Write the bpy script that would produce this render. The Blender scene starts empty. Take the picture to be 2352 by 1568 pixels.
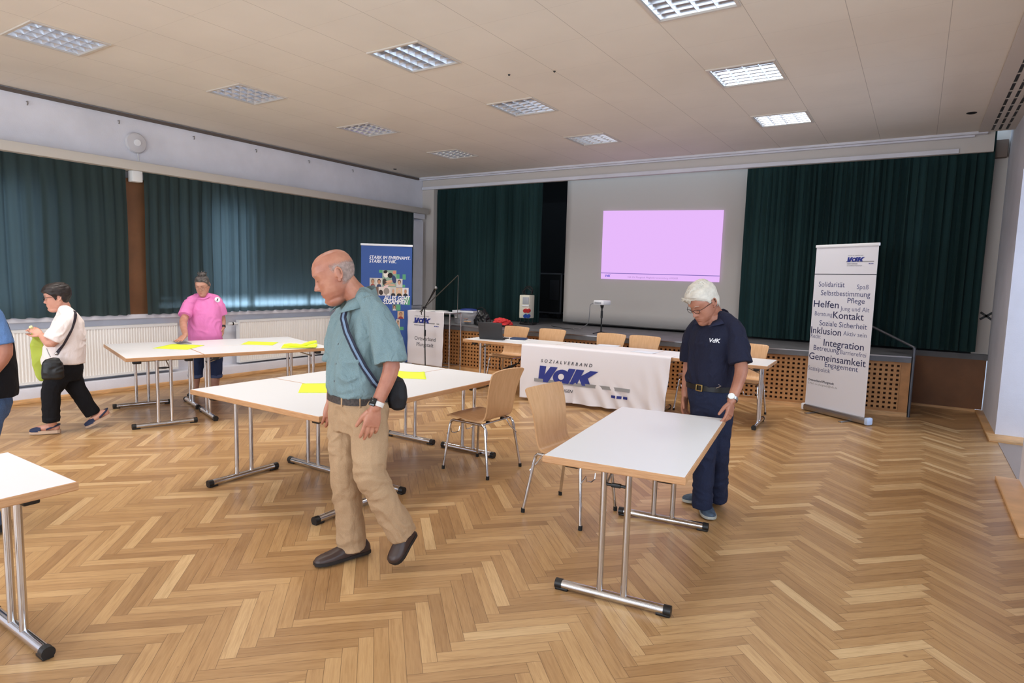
import bpy, bmesh, math, random
from math import sin, cos, pi, sqrt, radians
from mathutils import Vector, Matrix, noise
V = Vector
random.seed(7)
S = bpy.context.scene
COL = S.collection

# ---------------------------------------------------------------- camera
CH = 1.605                                            # eye height of the photographer
F_PX = 1434.757
YAW, PITCH, ROLL = -0.572242, -0.101845, 0.0274987
_f = V((sin(YAW) * cos(PITCH), cos(YAW) * cos(PITCH), sin(PITCH)))
_r0 = V((cos(YAW), -sin(YAW), 0)); _u0 = _r0.cross(_f)
CR = cos(ROLL) * _r0 + sin(ROLL) * _u0
CU = -sin(ROLL) * _r0 + cos(ROLL) * _u0
CAM = V((0, 0, CH))
cam_data = bpy.data.cameras.new('camera')
cam = bpy.data.objects.new('camera', cam_data); COL.objects.link(cam)
m = Matrix((CR, CU, -_f)).transposed().to_4x4(); m.translation = CAM
cam.matrix_world = m
cam_data.sensor_fit = 'HORIZONTAL'; cam_data.sensor_width = 36
cam_data.lens = F_PX / 2352 * 36
cam_data.clip_start = 0.05
S.camera = cam

# ---------------------------------------------------------------- world, exposure
S.view_settings.view_transform = 'Standard'; S.view_settings.look = 'None'
S.view_settings.exposure = 0.08; S.view_settings.gamma = 1.0
S.view_settings.use_curve_mapping = False
S.cycles.use_denoising = True
S.cycles.max_bounces = 8; S.cycles.diffuse_bounces = 4; S.cycles.glossy_bounces = 4
S.cycles.transparent_max_bounces = 8; S.cycles.sample_clamp_indirect = 6
w = bpy.data.worlds.new('sky'); S.world = w; w.use_nodes = True
bg = w.node_tree.nodes['Background']
bg.inputs[0].default_value = (0.62, 0.80, 1.0, 1); bg.inputs[1].default_value = 3.0

# ---------------------------------------------------------------- ceiling lamp grid and daylight
ZC = 3.58                                             # ceiling height
XWL = -8.75
LAMP = 0.61
LAMP_X = [-6.83, -4.327, -1.824]
LAMP_Y = [-1.436, 0.431, 2.299, 4.167, 6.034, 7.902]
LAMP_W = 13.5
def area(name, loc, size, power, color, rot=(0, 0, 0), sy=None, spread=180):
    d = bpy.data.lights.new(name, 'AREA'); d.energy = power; d.color = color
    d.shape = 'RECTANGLE'; d.size = size; d.size_y = sy or size; d.spread = radians(spread)
    o = bpy.data.objects.new(name, d); COL.objects.link(o); o.location = loc; o.rotation_euler = rot
    return o
for _i, _x in enumerate(LAMP_X):                      # the near lamps of the right row are switched off
    for _k, _y in enumerate(LAMP_Y):
        _p = LAMP_W * ((1.3, .88)[_i] if _i < 2 else (0, 0, 0, .3, 1.1, 1.1)[_k])
        if _p: area('ceiling_lamp_light', (_x + LAMP / 2, _y + LAMP / 2, ZC - 0.004), 0.52, _p, (1.0, 0.96, 0.91), spread=125)
# daylight: vestibule window beyond the doorway on the right, windows behind the photographer
area('vestibule_window_light', (3.0, 7.6, 1.5), 1.7, 36, (0.66, 0.78, 1.0), rot=(0, radians(90), 0), sy=2.0)
area('rear_window_light', (-3.9, -3.85, 1.75), 7.5, 260, (0.84, 0.91, 1.0), rot=(radians(90), 0, 0), sy=1.7)

area('right_window_light', (0.84 + .06, 0.7, 1.78), 1.55, 60, (0.84, 0.91, 1.0), rot=(0, radians(90), 0), sy=7.0)
area('left_window_light', (XWL - .50, 6.9, 1.02), .18, 60, (0.68, 0.82, 1.0), rot=(0, radians(-90), radians(0)), sy=5.2, spread=30)

# ---------------------------------------------------------------- helpers
def ray(px, py):
    return (_f + CR * ((px - 1176) / F_PX) + CU * ((784 - py) / F_PX))
def atz(px, py, z):
    d = ray(px, py); return CAM + d * ((z - CH) / d.z)
def atx(px, py, X):
    d = ray(px, py); return CAM + d * (X / d.x)
def aty(px, py, Y):
    d = ray(px, py); return CAM + d * (Y / d.y)

def lin(c):
    c = c / 255.0
    return c / 12.92 if c <= 0.04045 else ((c + 0.055) / 1.055) ** 2.4
def rgb(c):
    return (lin(c[0]), lin(c[1]), lin(c[2]), 1)
class NT:
    """a small wrapper for building node trees"""
    def __init__(s, name):
        s.m = bpy.data.materials.new(name); s.m.use_nodes = True
        s.t = s.m.node_tree; s.n = s.t.nodes; s.l = s.t.links
        s.b = s.n['Principled BSDF']; s.out = s.n['Material Output']
    def add(s, typ, **kw):
        n = s.n.new(typ)
        for k, v in kw.items(): setattr(n, k, v)
        return n
    def link(s, a, b): s.l.new(a, b)
    def val(s, inp, v): s.b.inputs[inp].default_value = v
    def ramp(s, fac, stops, interp='LINEAR'):
        r = s.add('ShaderNodeValToRGB'); e = r.color_ramp.elements
        r.color_ramp.interpolation = interp
        while len(e) < len(stops): e.new(0.5)
        for q, (p, c) in zip(e, stops): q.position = p; q.color = c
        if fac is not None: s.link(fac, r.inputs[0])
        return r
    def noise(s, scale, detail=3, vec=None, rough=.55, stretch=None, coord='Object'):
        n = s.add('ShaderNodeTexNoise'); n.inputs['Scale'].default_value = scale
        n.inputs['Detail'].default_value = detail; n.inputs['Roughness'].default_value = rough
        if vec is None:
            tc = s.add('ShaderNodeTexCoord'); vec = tc.outputs[coord]
        if stretch:
            mp = s.add('ShaderNodeMapping'); mp.inputs['Scale'].default_value = stretch
            s.link(vec, mp.inputs[0]); vec = mp.outputs[0]
        s.link(vec, n.inputs[0]); return n
    def bump(s, h, strength, dist=.01):
        b = s.add('ShaderNodeBump'); b.inputs['Strength'].default_value = strength
        b.inputs['Distance'].default_value = dist
        s.link(h, b.inputs['Height']); s.link(b.outputs[0], s.b.inputs['Normal']); return b
def mat(name, c, rough=.5, metal=0, var=0, vscale=8, bump=0, bscale=60, bdist=.004, stretch=None, spec=.5, sub=0, sheen=0, coat=0, alpha=1):
    t = NT(name); t.val('Base Color', rgb(c)); t.val('Roughness', rough); t.val('Metallic', metal)
    t.val('Specular IOR Level', spec)
    if sub:
        t.val('Subsurface Weight', sub); t.val('Subsurface Radius', (.012, .005, .003)); t.val('Subsurface Scale', .6)
    if sheen: t.val('Sheen Weight', sheen)
    if coat: t.val('Coat Weight', coat)
    if alpha < 1: t.val('Alpha', alpha)
    if var:
        n = t.noise(vscale, 4, stretch=stretch)
        k = [max(0, min(255, x * (1 - var))) for x in c]; q = [max(0, min(255, x * (1 + var))) for x in c]
        r = t.ramp(n.outputs[0], [(.3, rgb(k)), (.7, rgb(q))])
        t.link(r.outputs[0], t.b.inputs['Base Color'])
    if bump:
        n = t.noise(bscale, 4, stretch=stretch); t.bump(n.outputs[0], bump, bdist)
    return t.m

class MB:
    """collects shapes into one mesh"""
    def __init__(s): s.bm = bmesh.new()
    def box(s, c, size, rot=None, bev=0, seg=2):
        mx = Matrix.Translation(c)
        if rot is not None:
            mx = mx @ (Matrix.Rotation(rot, 4, 'Z') if isinstance(rot, (int, float)) else rot.to_4x4())
        r = bmesh.ops.create_cube(s.bm, size=1, matrix=mx @ Matrix.Diagonal((*size, 1)))
        if bev:
            vs = set(r['verts']); es = [e for e in s.bm.edges if e.verts[0] in vs and e.verts[1] in vs]
            bmesh.ops.bevel(s.bm, geom=es, offset=bev, segments=seg, affect='EDGES', profile=.5)
        return s
    def span(s, a, b, bev=0):
        a, b = V(a), V(b); d = b - a
        return s.box((a + b) / 2, (abs(d.x), abs(d.y), abs(d.z)), bev=bev)
    def poly(s, pts):
        return s.bm.faces.new([s.bm.verts.new(p) for p in pts])
    def mesh(s, vs, fs):
        q = [s.bm.verts.new(v) for v in vs]
        for f in fs:
            try: s.bm.faces.new([q[i] for i in f])
            except ValueError: pass
        return q
    def rings(s, rs, cap=True, closed=False):
        """rs: list of equally long point loops"""
        n = len(rs[0]); q = [[s.bm.verts.new(p) for p in r] for r in rs]
        for a, b in zip(q, q[1:] + ([q[0]] if closed else [])):
            for i in range(n):
                j = (i + 1) % n
                s.bm.faces.new((a[i], a[j], b[j], b[i]))
        if cap and not closed:
            s.bm.faces.new(q[0][::-1]); s.bm.faces.new(q[-1])
        return s
    def tube(s, pts, r, n=10, cap=True, closed=False):
        pts = [V(p) for p in pts]; k = len(pts)
        rr = list(r) if isinstance(r, (list, tuple)) else [r] * k
        rs = []; up = None
        for i, p in enumerate(pts):
            a = pts[i - 1] if (i or closed) else pts[0]; b = pts[(i + 1) % k] if (i < k - 1 or closed) else pts[-1]
            t = (b - a).normalized()
            if up is None:
                up = V((0, 0, 1)) if abs(t.z) < .9 else V((1, 0, 0))
            x = t.cross(up)
            if x.length < 1e-5: x = t.orthogonal()
            x.normalize(); y = x.cross(t).normalized(); up = y
            rs.append([p + x * (rr[i] * cos(2 * pi * j / n)) + y * (rr[i] * sin(2 * pi * j / n)) for j in range(n)])
        return s.rings(rs, cap, closed)
    def cyl(s, a, b, r0, r1=None, n=16):
        return s.tube([a, b], [r0, r0 if r1 is None else r1], n)
    def ell(s, c, r, rot=None, u=16, v=10):
        mx = Matrix.Translation(c)
        if rot is not None: mx = mx @ rot.to_4x4()
        rr = (r, r, r) if isinstance(r, (int, float)) else r
        bmesh.ops.create_uvsphere(s.bm, u_segments=u, v_segments=v, radius=1, matrix=mx @ Matrix.Diagonal((*rr, 1)))
        return s
    def lathe(s, prof, c=(0, 0, 0), n=24, axis=None):
        c = V(c)
        mx = axis.to_3x3() if axis is not None else Matrix.Identity(3)
        rs = [[c + mx @ V((r * cos(2 * pi * j / n), r * sin(2 * pi * j / n), z)) for j in range(n)] for r, z in prof]
        return s.rings(rs)
    def grid(s, fn, nu, nv):
        q = [[s.bm.verts.new(fn(i / nu, j / nv)) for j in range(nv + 1)] for i in range(nu + 1)]
        for i in range(nu):
            for j in range(nv):
                s.bm.faces.new((q[i][j], q[i + 1][j], q[i + 1][j + 1], q[i][j + 1]))
        return s
    def build(s, name, material=None, parent=None, smooth=True, angle=35, loc=None, normals=True, thick=0):
        if normals: bmesh.ops.recalc_face_normals(s.bm, faces=s.bm.faces[:])
        me = bpy.data.meshes.new(name); s.bm.to_mesh(me); s.bm.free()
        if material is not None: me.materials.append(material)
        if smooth:
            me.polygons.foreach_set('use_smooth', [True] * len(me.polygons))
            me.set_sharp_from_angle(angle=radians(angle))
        o = bpy.data.objects.new(name, me); COL.objects.link(o)
        if parent is not None: o.parent = parent
        if loc is not None: o.location = loc
        if thick:
            q = o.modifiers.new('solidify', 'SOLIDIFY'); q.thickness = thick; q.offset = 0
        return o
def empty(name, loc, rz=0, label=None, cat=None, group=None):
    o = bpy.data.objects.new(name, None); COL.objects.link(o); o.empty_display_size = .1
    o.location = loc; o.rotation_euler = (0, 0, rz)
    return tag(o, label, cat, group)
def tag(o, label=None, cat=None, group=None, kind=None):
    if label: o['label'] = label
    if cat: o['category'] = cat
    if group: o['group'] = group
    if kind: o['kind'] = kind
    return o
def structure(o): o['kind'] = 'structure'; return o
def dup(root, loc, rz, label=None, group=None):
    r = root.copy(); COL.objects.link(r); r.location = loc; r.rotation_euler = (0, 0, rz)
    if label: r['label'] = label
    if group: r['group'] = group
    for ch in list(root.children):
        c = ch.copy(); COL.objects.link(c); c.parent = r
        for g in list(ch.children):
            d = g.copy(); COL.objects.link(d); d.parent = c
    return r
def arc(c, r, a0, a1, n, ax, ay):
    c, ax, ay = V(c), V(ax), V(ay)
    return [c + ax * (r * cos(a0 + (a1 - a0) * i / n)) + ay * (r * sin(a0 + (a1 - a0) * i / n)) for i in range(n + 1)]
_fonts = {}
def text(mb, body, size, fn, x=0, y=0, shear=0, bold=0, align='LEFT', xs=1, spacing=1):
    """adds flat lettering; fn maps (x, y) in the print plane to a point"""
    key = (body, shear, bold, align, spacing)
    if key not in _fonts:
        cu = bpy.data.curves.new('lettering', 'FONT'); cu.body = body; cu.size = 1; cu.shear = shear
        cu.offset = bold; cu.align_x = align; cu.space_character = spacing; cu.resolution_u = 3
        o = bpy.data.objects.new('lettering', cu); COL.objects.link(o)
        dg = bpy.context.evaluated_depsgraph_get()
        me = bpy.data.meshes.new_from_object(o.evaluated_get(dg))
        _fonts[key] = ([v.co.copy() for v in me.vertices], [tuple(p.vertices) for p in me.polygons])
        bpy.data.objects.remove(o); bpy.data.curves.remove(cu); bpy.data.meshes.remove(me)
    vs, fs = _fonts[key]
    mb.mesh([fn(x + v.x * size * xs, y + v.y * size) for v in vs], fs)
    return mb
def rect(mb, fn, x0, y0, x1, y1, n=1):
    for i in range(n):
        a, b = x0 + (x1 - x0) * i / n, x0 + (x1 - x0) * (i + 1) / n
        mb.poly([fn(a, y0), fn(b, y0), fn(b, y1), fn(a, y1)])
    return mb

# ---------------------------------------------------------------- common materials
M = dict(
    chrome=mat('chrome', (205, 205, 208), .12, 1),
    steel=mat('brushed_steel', (170, 170, 172), .3, 1),
    black=mat('black_plastic', (16, 16, 18), .45),
    rubber=mat('black_rubber', (10, 10, 11), .7),
    white=mat('white_paint', (232, 232, 230), .5),
    whiteplastic=mat('white_plastic', (235, 236, 240), .35),
    laminate=mat('white_laminate', (236, 236, 238), .38, bump=.05, bscale=300, bdist=.001),
    wall=mat('painted_plaster', (222, 222, 230), .85, var=.03, vscale=2, bump=.25, bscale=90, bdist=.004),
    wallwarm=mat('warm_painted_wall', (206, 199, 192), .85, bump=.2, bscale=90),
    radiator=mat('radiator_enamel', (244, 241, 236), .4),
    lightwood=mat('light_wood_trim', (205, 160, 110), .45, var=.12, vscale=5, stretch=(1, 1, 8)),
    darkwood=mat('brown_panel', (118, 78, 48), .6, var=.08, vscale=3),
    black_cloth=mat('black_cloth', (14, 14, 16), .95, bump=.3, bscale=250),
)
# ================================================================ the room
XL, XR, YB, YP = -8.75, 0.84, -4.0, 9.95           # left wall, right wall, rear wall, ceiling edge at the stage
ZS = 0.765                                          # stage height
def y_front(x):                                     # the stage front bows slightly
    t = max(0, x + 6.61); return 8.47 + .02 * (x + 6.61) + .0133 * t * t

# ---- herringbone parquet: every board a face with its own uv and colour value
def build_floor():
    L, W = .495, .0655; q2 = 1 / sqrt(2)
    bm = bmesh.new(); uv = bm.loops.layers.uv.new('UVMap'); cl = bm.loops.layers.float_color.new('board')
    x0, x1, y0, y1 = XL - .05, 3.4, YB - .05, 10.35
    rnd = random.Random(3)
    def board(a0, b0, da, db, along):
        pts = [(a0, b0), (a0 + da, b0), (a0 + da, b0 + db), (a0, b0 + db)]
        w = [((a - b) * q2, (a + b) * q2) for a, b in pts]
        if max(p[0] for p in w) < x0 or min(p[0] for p in w) > x1 or max(p[1] for p in w) < y0 or min(p[1] for p in w) > y1: return
        vs = [bm.verts.new((p[0], p[1], 0)) for p in w]
        f = bm.faces.new(vs); r, g = rnd.random(), rnd.random()
        for lp, (a, b) in zip(f.loops, pts):
            u, v = (a - a0, b - b0) if along else (b - b0, a - a0)
            lp[uv].uv = (u, v); lp[cl] = (r, g, u / L, v / W)
    A0, B0 = .384, 2.593
    for m_ in range(-26, 27):
        for j in range(-190, 200):
            a, b = A0 + j * W + m_ * L, B0 + j * W - m_ * L
            board(a, b, L, W, True)
            board(a + L, b + W - L, W, L, False)
    for co, no in (((x0, 0, 0), (-1, 0, 0)), ((x1, 0, 0), (1, 0, 0)), ((0, y0, 0), (0, -1, 0)), ((0, y1, 0), (0, 1, 0))):
        bmesh.ops.bisect_plane(bm, geom=bm.verts[:] + bm.edges[:] + bm.faces[:], plane_co=co, plane_no=no, clear_outer=True)
    me = bpy.data.meshes.new('floor'); bm.to_mesh(me); bm.free()
    t = NT('oak_parquet')
    at = t.add('ShaderNodeAttribute', attribute_name='board'); sep = t.add('ShaderNodeSeparateColor'); t.link(at.outputs[0], sep.inputs[0])
    um = t.add('ShaderNodeUVMap', uv_map='UVMap')
    # grain: noise stretched along each board, shifted board by board
    cmb = t.add('ShaderNodeCombineXYZ'); mul = t.add('ShaderNodeMath', operation='MULTIPLY'); mul.inputs[1].default_value = 60
    t.link(sep.outputs[0], mul.inputs[0]); t.link(mul.outputs[0], cmb.inputs[2])
    vm = t.add('ShaderNodeVectorMath', operation='ADD'); t.link(um.outputs[0], vm.inputs[0]); t.link(cmb.outputs[0], vm.inputs[1])
    g1 = t.noise(1, 5, vec=vm.outputs[0], stretch=(5, 60, 1)); g2 = t.noise(1, 4, vec=vm.outputs[0], stretch=(9, 190, 1)); g2.inputs['Distortion'].default_value = .6
    kn = t.noise(1, 2, vec=vm.outputs[0], stretch=(14, 26, 1))
    base = t.ramp(sep.outputs[0], [(0, rgb((160, 121, 79))), (.25, rgb((174, 134, 89))), (.6, rgb((184, 144, 97))), (.85, rgb((195, 156, 108))), (1, rgb((210, 175, 128)))])
    gr = t.ramp(g1.outputs[0], [(.3, (.78, .73, .68, 1)), (.5, (1, 1, 1, 1)), (.72, (1.04, 1.06, 1.08, 1))])
    fine = t.ramp(g2.outputs[0], [(.35, (.84, .80, .76, 1)), (.6, (1, 1, 1, 1))])
    knot = t.ramp(kn.outputs[0], [(.18, (.38, .27, .2, 1)), (.25, (1, 1, 1, 1))])
    def mulc(a, b, f=1.0):
        mx = t.add('ShaderNodeMix', data_type='RGBA', blend_type='MULTIPLY'); mx.inputs[0].default_value = f
        t.link(a, mx.inputs[6]); t.link(b, mx.inputs[7]); return mx.outputs[2]
    c = mulc(base.outputs[0], gr.outputs[0], .8); c = mulc(c, fine.outputs[0], .7); c = mulc(c, knot.outputs[0], .85)
    # joints: dark hairlines at the edges of each board
    def edge(src, wid, ln):
        a = t.add('ShaderNodeMath', operation='SUBTRACT'); a.inputs[1].default_value = .5; t.link(src, a.inputs[0])
        b = t.add('ShaderNodeMath', operation='ABSOLUTE'); t.link(a.outputs[0], b.inputs[0])
        d = t.add('ShaderNodeMath', operation='GREATER_THAN'); d.inputs[1].default_value = .5 - wid / ln; t.link(b.outputs[0], d.inputs[0]); return d.outputs[0]
    e1 = edge(sep.outputs[2], .0012, L); e2 = edge(at.outputs['Alpha'], .0012, W)
    mx = t.add('ShaderNodeMath', operation='MAXIMUM'); t.link(e1, mx.inputs[0]); t.link(e2, mx.inputs[1])
    j = t.add('ShaderNodeMix', data_type='RGBA'); f2 = t.add('ShaderNodeMath', operation='MULTIPLY'); f2.inputs[1].default_value = .6
    t.link(mx.outputs[0], f2.inputs[0]); t.link(f2.outputs[0], j.inputs[0]); t.link(c, j.inputs[6]); j.inputs[7].default_value = rgb((70, 44, 24))
    t.link(j.outputs[2], t.b.inputs['Base Color'])
    rr = t.noise(3, 3); ro = t.add('ShaderNodeMapRange'); ro.inputs[3].default_value = .28; ro.inputs[4].default_value = .42
    t.link(rr.outputs[0], ro.inputs[0]); t.link(ro.outputs[0], t.b.inputs['Roughness']); t.val('Specular IOR Level', .45)
    me.materials.append(t.m)
    o = bpy.data.objects.new('floor', me); COL.objects.link(o); structure(o)
build_floor()

# ---- ceiling of square panels with hairline joints
def build_ceiling():
    t = NT('ceiling_panels'); tc = t.add('ShaderNodeTexCoord'); sp = t.add('ShaderNodeSeparateXYZ'); t.link(tc.outputs['Object'], sp.inputs[0])
    def joint(o, off, step, wid):
        a = t.add('ShaderNodeMath', operation='SUBTRACT'); a.inputs[1].default_value = off; t.link(o, a.inputs[0])
        b = t.add('ShaderNodeMath', operation='PINGPONG'); b.inputs[1].default_value = step / 2; t.link(a.outputs[0], b.inputs[0])
        c = t.add('ShaderNodeMath', operation='LESS_THAN'); c.inputs[1].default_value = wid; t.link(b.outputs[0], c.inputs[0]); return c.outputs[0]
    jx = joint(sp.outputs[0], LAMP_X[0] - .008, .6258, .0025); jy = joint(sp.outputs[1], LAMP_Y[2] - .008, .6225, .0015)
    half = t.add('ShaderNodeMath', operation='MULTIPLY'); half.inputs[1].default_value = .45; t.link(jy, half.inputs[0])
    mx = t.add('ShaderNodeMath', operation='MAXIMUM'); t.link(jx, mx.inputs[0]); t.link(half.outputs[0], mx.inputs[1])
    n = t.noise(1.3, 3); r = t.ramp(n.outputs[0], [(.3, rgb((224, 217, 206))), (.7, rgb((231, 224, 213)))])
    j = t.add('ShaderNodeMix', data_type='RGBA'); f = t.add('ShaderNodeMath', operation='MULTIPLY'); f.inputs[1].default_value = .42
    t.link(mx.outputs[0], f.inputs[0]); t.link(f.outputs[0], j.inputs[0]); t.link(r.outputs[0], j.inputs[6]); j.inputs[7].default_value = rgb((95, 82, 72))
    t.link(j.outputs[2], t.b.inputs['Base Color']); t.val('Roughness', .9)
    b = MB()
    # the slab is left open where the lamps are let in
    xs = [XL - .1]; ys = [YB - .1]
    for x in LAMP_X: xs += [x, x + LAMP]
    for y in LAMP_Y: ys += [y, y + LAMP]
    xs.append(XR + .5); ys.append(YP)
    for i in range(len(xs) - 1):
        for k in range(len(ys) - 1):
            if i % 2 == 1 and k % 2 == 1: continue
            b.poly([(xs[i], ys[k], ZC), (xs[i], ys[k + 1], ZC), (xs[i + 1], ys[k + 1], ZC), (xs[i + 1], ys[k], ZC)])
    bmesh.ops.remove_doubles(b.bm, verts=b.bm.verts[:], dist=1e-4)
    structure(b.build('ceiling', t.m, normals=False))
    structure(MB().span((XL - .1, YB - .1, ZC + .16), (XR + .5, YP, ZC + .3)).build('ceiling_slab', M['wallwarm']))
build_ceiling()

# ---- walls
b = MB()
for y0, y1, z0, z1 in ((YB, 10.3, 0, .99), (YB, 10.3, 2.55, ZC + .1)):
    b.span((XL - .3, y0, z0), (XL, y1, z1))
WIN = [(1.2, 4.05), (4.45, 9.35)]                   # window bays in the left wall
for y0, y1 in ((YB, WIN[0][0]), (WIN[0][1], WIN[1][0]), (WIN[1][1], 10.3)):
    b.span((XL - .3, y0, .99), (XL, y1, 2.55))
structure(b.build('wall_left', M['wall']))
b = MB()
b.span((XR, 8.62, 0), (XR + .45, 10.4, ZC + .1)); b.span((XR, YB, 0), (XR + .45, 6.65, .95)); b.span((XR, YB, 2.6), (XR + .45, 6.65, ZC + .1)); b.span((XR, YB, .95), (XR + .45, -2.9, 2.6)); b.span((XR, 4.3, .95), (XR + .45, 6.65, 2.6)); b.span((XR, .55, .95), (XR + .45, .85, 2.6))
structure(b.build('wall_right', M['wall']))
b = MB()                                            # vestibule beyond the doorway
b.span((XR + .45, 5.6, 0), (3.4, 5.75, 2.9)); b.span((XR + .45, 8.62, 0), (3.4, 8.8, 2.9)); b.span((XR, 5.6, 2.9), (3.5, 8.8, 3.0))
b.span((3.3, 5.6, 0), (3.45, 8.8, .4)); b.span((3.3, 5.6, 2.6), (3.45, 8.8, 2.9)); b.span((3.3, 5.6, .4), (3.45, 6.4, 2.6)); b.span((3.3, 8.4, .4), (3.45, 8.8, 2.6))
b.span((XR, 6.65, 2.95), (XR + .45, 8.62, ZC + .1))
structure(b.build('wall_vestibule', M['wall']))
b = MB()
for x0, x1, z0, z1 in ((XL, XR, 0, .85), (XL, XR, 2.65, ZC + .1), (XL, -7.8, .85, 2.65), (0, XR, .85, 2.65), (-4.1, -3.8, .85, 2.65)):
    b.span((x0, YB - .3, z0), (x1, YB, z1))
structure(b.build('wall_rear', M['wall']))
glass = NT('window_glass'); gb = glass.add('ShaderNodeBsdfTransparent'); gg = glass.add('ShaderNodeBsdfGlossy'); gg.inputs['Roughness'].default_value = .02
gm = glass.add('ShaderNodeMixShader'); gm.inputs[0].default_value = .06; glass.link(gb.outputs[0], gm.inputs[1]); glass.link(gg.outputs[0], gm.inputs[2]); glass.link(gm.outputs[0], glass.out.inputs[0])
M['glass'] = glass.m
M['shutter'] = mat('roller_shutter', (92, 96, 100), .7)
def window(name, a, bb, axis, z0, z1, mull, shut=None):
    """frame with a pane; axis 'y' for the left wall, 'x' for the rear wall; shut = lowered roller shutter (from, to, bottom)"""
    f = MB(); w = .07
    P = (lambda s, dz: (XL - .12, s, dz)) if axis == 'y' else (lambda s, dz: (XR + .2, s, dz)) if axis == 'r' else (lambda s, dz: (s, YB - .12, dz))
    def bar(s0, s1, q0, q1, d=.03):
        p, q = V(P(s0, q0)), V(P(s1, q1))
        if axis in 'yr': p.x -= d; q.x += d
        else: p.y -= d; q.y += d
        f.span(p, q)
    bar(a, bb, z0, z0 + w); bar(a, bb, z1 - w, z1)
    for s in mull: bar(s - w / 2, s + w / 2, z0 + w, z1 - w)
    bar(a, a + w, z0 + w, z1 - w); bar(bb - w, bb, z0 + w, z1 - w)
    fo = structure(f.build(name, M['white']))
    g = MB(); p, q = V(P(a + w, z0 + w)), V(P(bb - w, z1 - w))
    if axis in 'yr': q.x += .006
    else: q.y += .006
    g.span(p, q); g.build('pane', M['glass'], fo)
    for s0, s1, zb in shut or []:
        h = MB(); n = int((z1 - zb) / .05)
        for k in range(n):
            zz = zb + k * .05
            h.box((XL - .24, (s0 + s1) / 2, zz + .024), (.012, s1 - s0, .046), bev=.004, seg=1)
        h.build('roller_shutter', M['shutter'], fo)
yA, yB2 = atx(497, 600, XL).y, atx(548, 600, XL).y     # the one sash with its shutter up
window('window_1', WIN[0][0], WIN[0][1], 'y', .99, 2.55, (2.2, 3.2), [(WIN[0][0], 2.78, 1.12), (3.0, WIN[0][1], .99)])
window('window_2', WIN[1][0], WIN[1][1], 'y', .99, 2.55, (yA - .1, yB2 + .12, 7.0, 8.2), [(WIN[1][0], yA - .06, .99), (yB2 + .08, WIN[1][1], 1.19)])
window('window_3', -7.8, -4.1, 'x', .85, 2.65, (-6.6, -5.4)); window('window_4', -3.8, 0, 'x', .85, 2.65, (-2.6, -1.3))
window('window_6', -2.9, .55, 'r', .95, 2.6, (-1.8, -.6)); window('window_7', .85, 4.3, 'r', .95, 2.6, (2.0, 3.2))
f = MB(); f.span((3.32, 6.4, .4), (3.4, 8.4, .48)); f.span((3.32, 6.4, 2.52), (3.4, 8.4, 2.6)); f.span((3.32, 6.4, .48), (3.4, 6.48, 2.52)); f.span((3.32, 8.32, .48), (3.4, 8.4, 2.52)); f.span((3.32, 7.36, .48), (3.4, 7.44, 2.52))
fo = structure(f.build('window_5', M['white'])); MB().span((3.355, 6.48, .48), (3.362, 8.32, 2.52)).build('pane', M['glass'], fo)

# ---- proscenium wall: strips either side of the stage opening and the beam across it
b = MB(); b.span((XL, 10.02, 0), (-8.45, 10.45, ZC + .1)); b.span((.66, 10.32, ZS), (XR, 10.45, ZC + .1))
structure(b.build('wall_stage', M['wallwarm']))
structure(MB().span((XL + .02, 10.0, 3.345), (.66, 10.06, ZC + .05)).build('trim_1', M['wallwarm']))
structure(MB().span((XL + .02, 9.965, 3.345), (.3, 9.999, 3.40)).build('trim_2', M['wall']))
b = MB(); b.span((XL, 9.87, ZC - .03), (.58, 9.96, ZC)); b.span((XL, 9.93, ZC - .05), (.45, 9.985, ZC))
structure(b.build('trim_3', M['wall']))
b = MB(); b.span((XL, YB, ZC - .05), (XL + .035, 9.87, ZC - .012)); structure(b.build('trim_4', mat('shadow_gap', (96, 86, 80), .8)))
# pilaster at the far left corner with its small cap
b = MB(); b.span((XL, 9.62, .99), (XL + .13, 9.9, 2.70)); b.span((XL, 9.6, 2.74), (XL + .15, 9.92, 2.86))
structure(b.build('trim_5', M['wall']))
structure(MB().span((XL, 4.10, .985), (XL + .05, 4.42, 2.75)).build('trim_6', M['darkwood']))
# skirting duct and wooden floor strip along the left wall, ledge under the curtains
b = MB(); b.span((XL, YB, .0), (XL + .2, 9.2, .17), bev=.006); b.span((XL, YB, .93), (XL + .11, 9.9, .985), bev=.004)
structure(b.build('baseboard_left', M['wall']))
structure(MB().span((XL + .2, YB, 0), (XL + .23, 8.4, .055), bev=.005).build('trim_7', M['lightwood']))
# curtain pelmet on the left wall
structure(MB().span((XL, YB, 2.84), (XL + .25, 9.93, 2.95), bev=.004).build('trim_8', mat('cream_board', (205, 199, 190), .6)))
# wooden plinth boards at the foot of the right wall
b = MB(); b.span((.76, 8.29, 0), (XR + .3, 10.25, .03), bev=.006); structure(b.build('baseboard_right', M['lightwood']))
b = MB(); b.span((.68, 5.14, 0), (XR + .1, 6.66, .03), bev=.006); structure(b.build('trim_9', mat('pale_wood_plinth', (222, 176, 128), .45, var=.06, vscale=4)))
b = MB(); b.span((XR - .0, 6.66, 0), (XR + .03, 8.29, .004)); b.span((XR + .22, 6.66, 0), (XR + .24, 8.29, .005)); b.span((XR + .03, 6.66, 0), (XR + .22, 8.29, .003)); b.span((XR + .24, 5.8, 0), (3.3, 8.6, .003)); structure(b.build('trim_10', mat('grey_threshold', (150, 135, 125), .5)))
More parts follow.
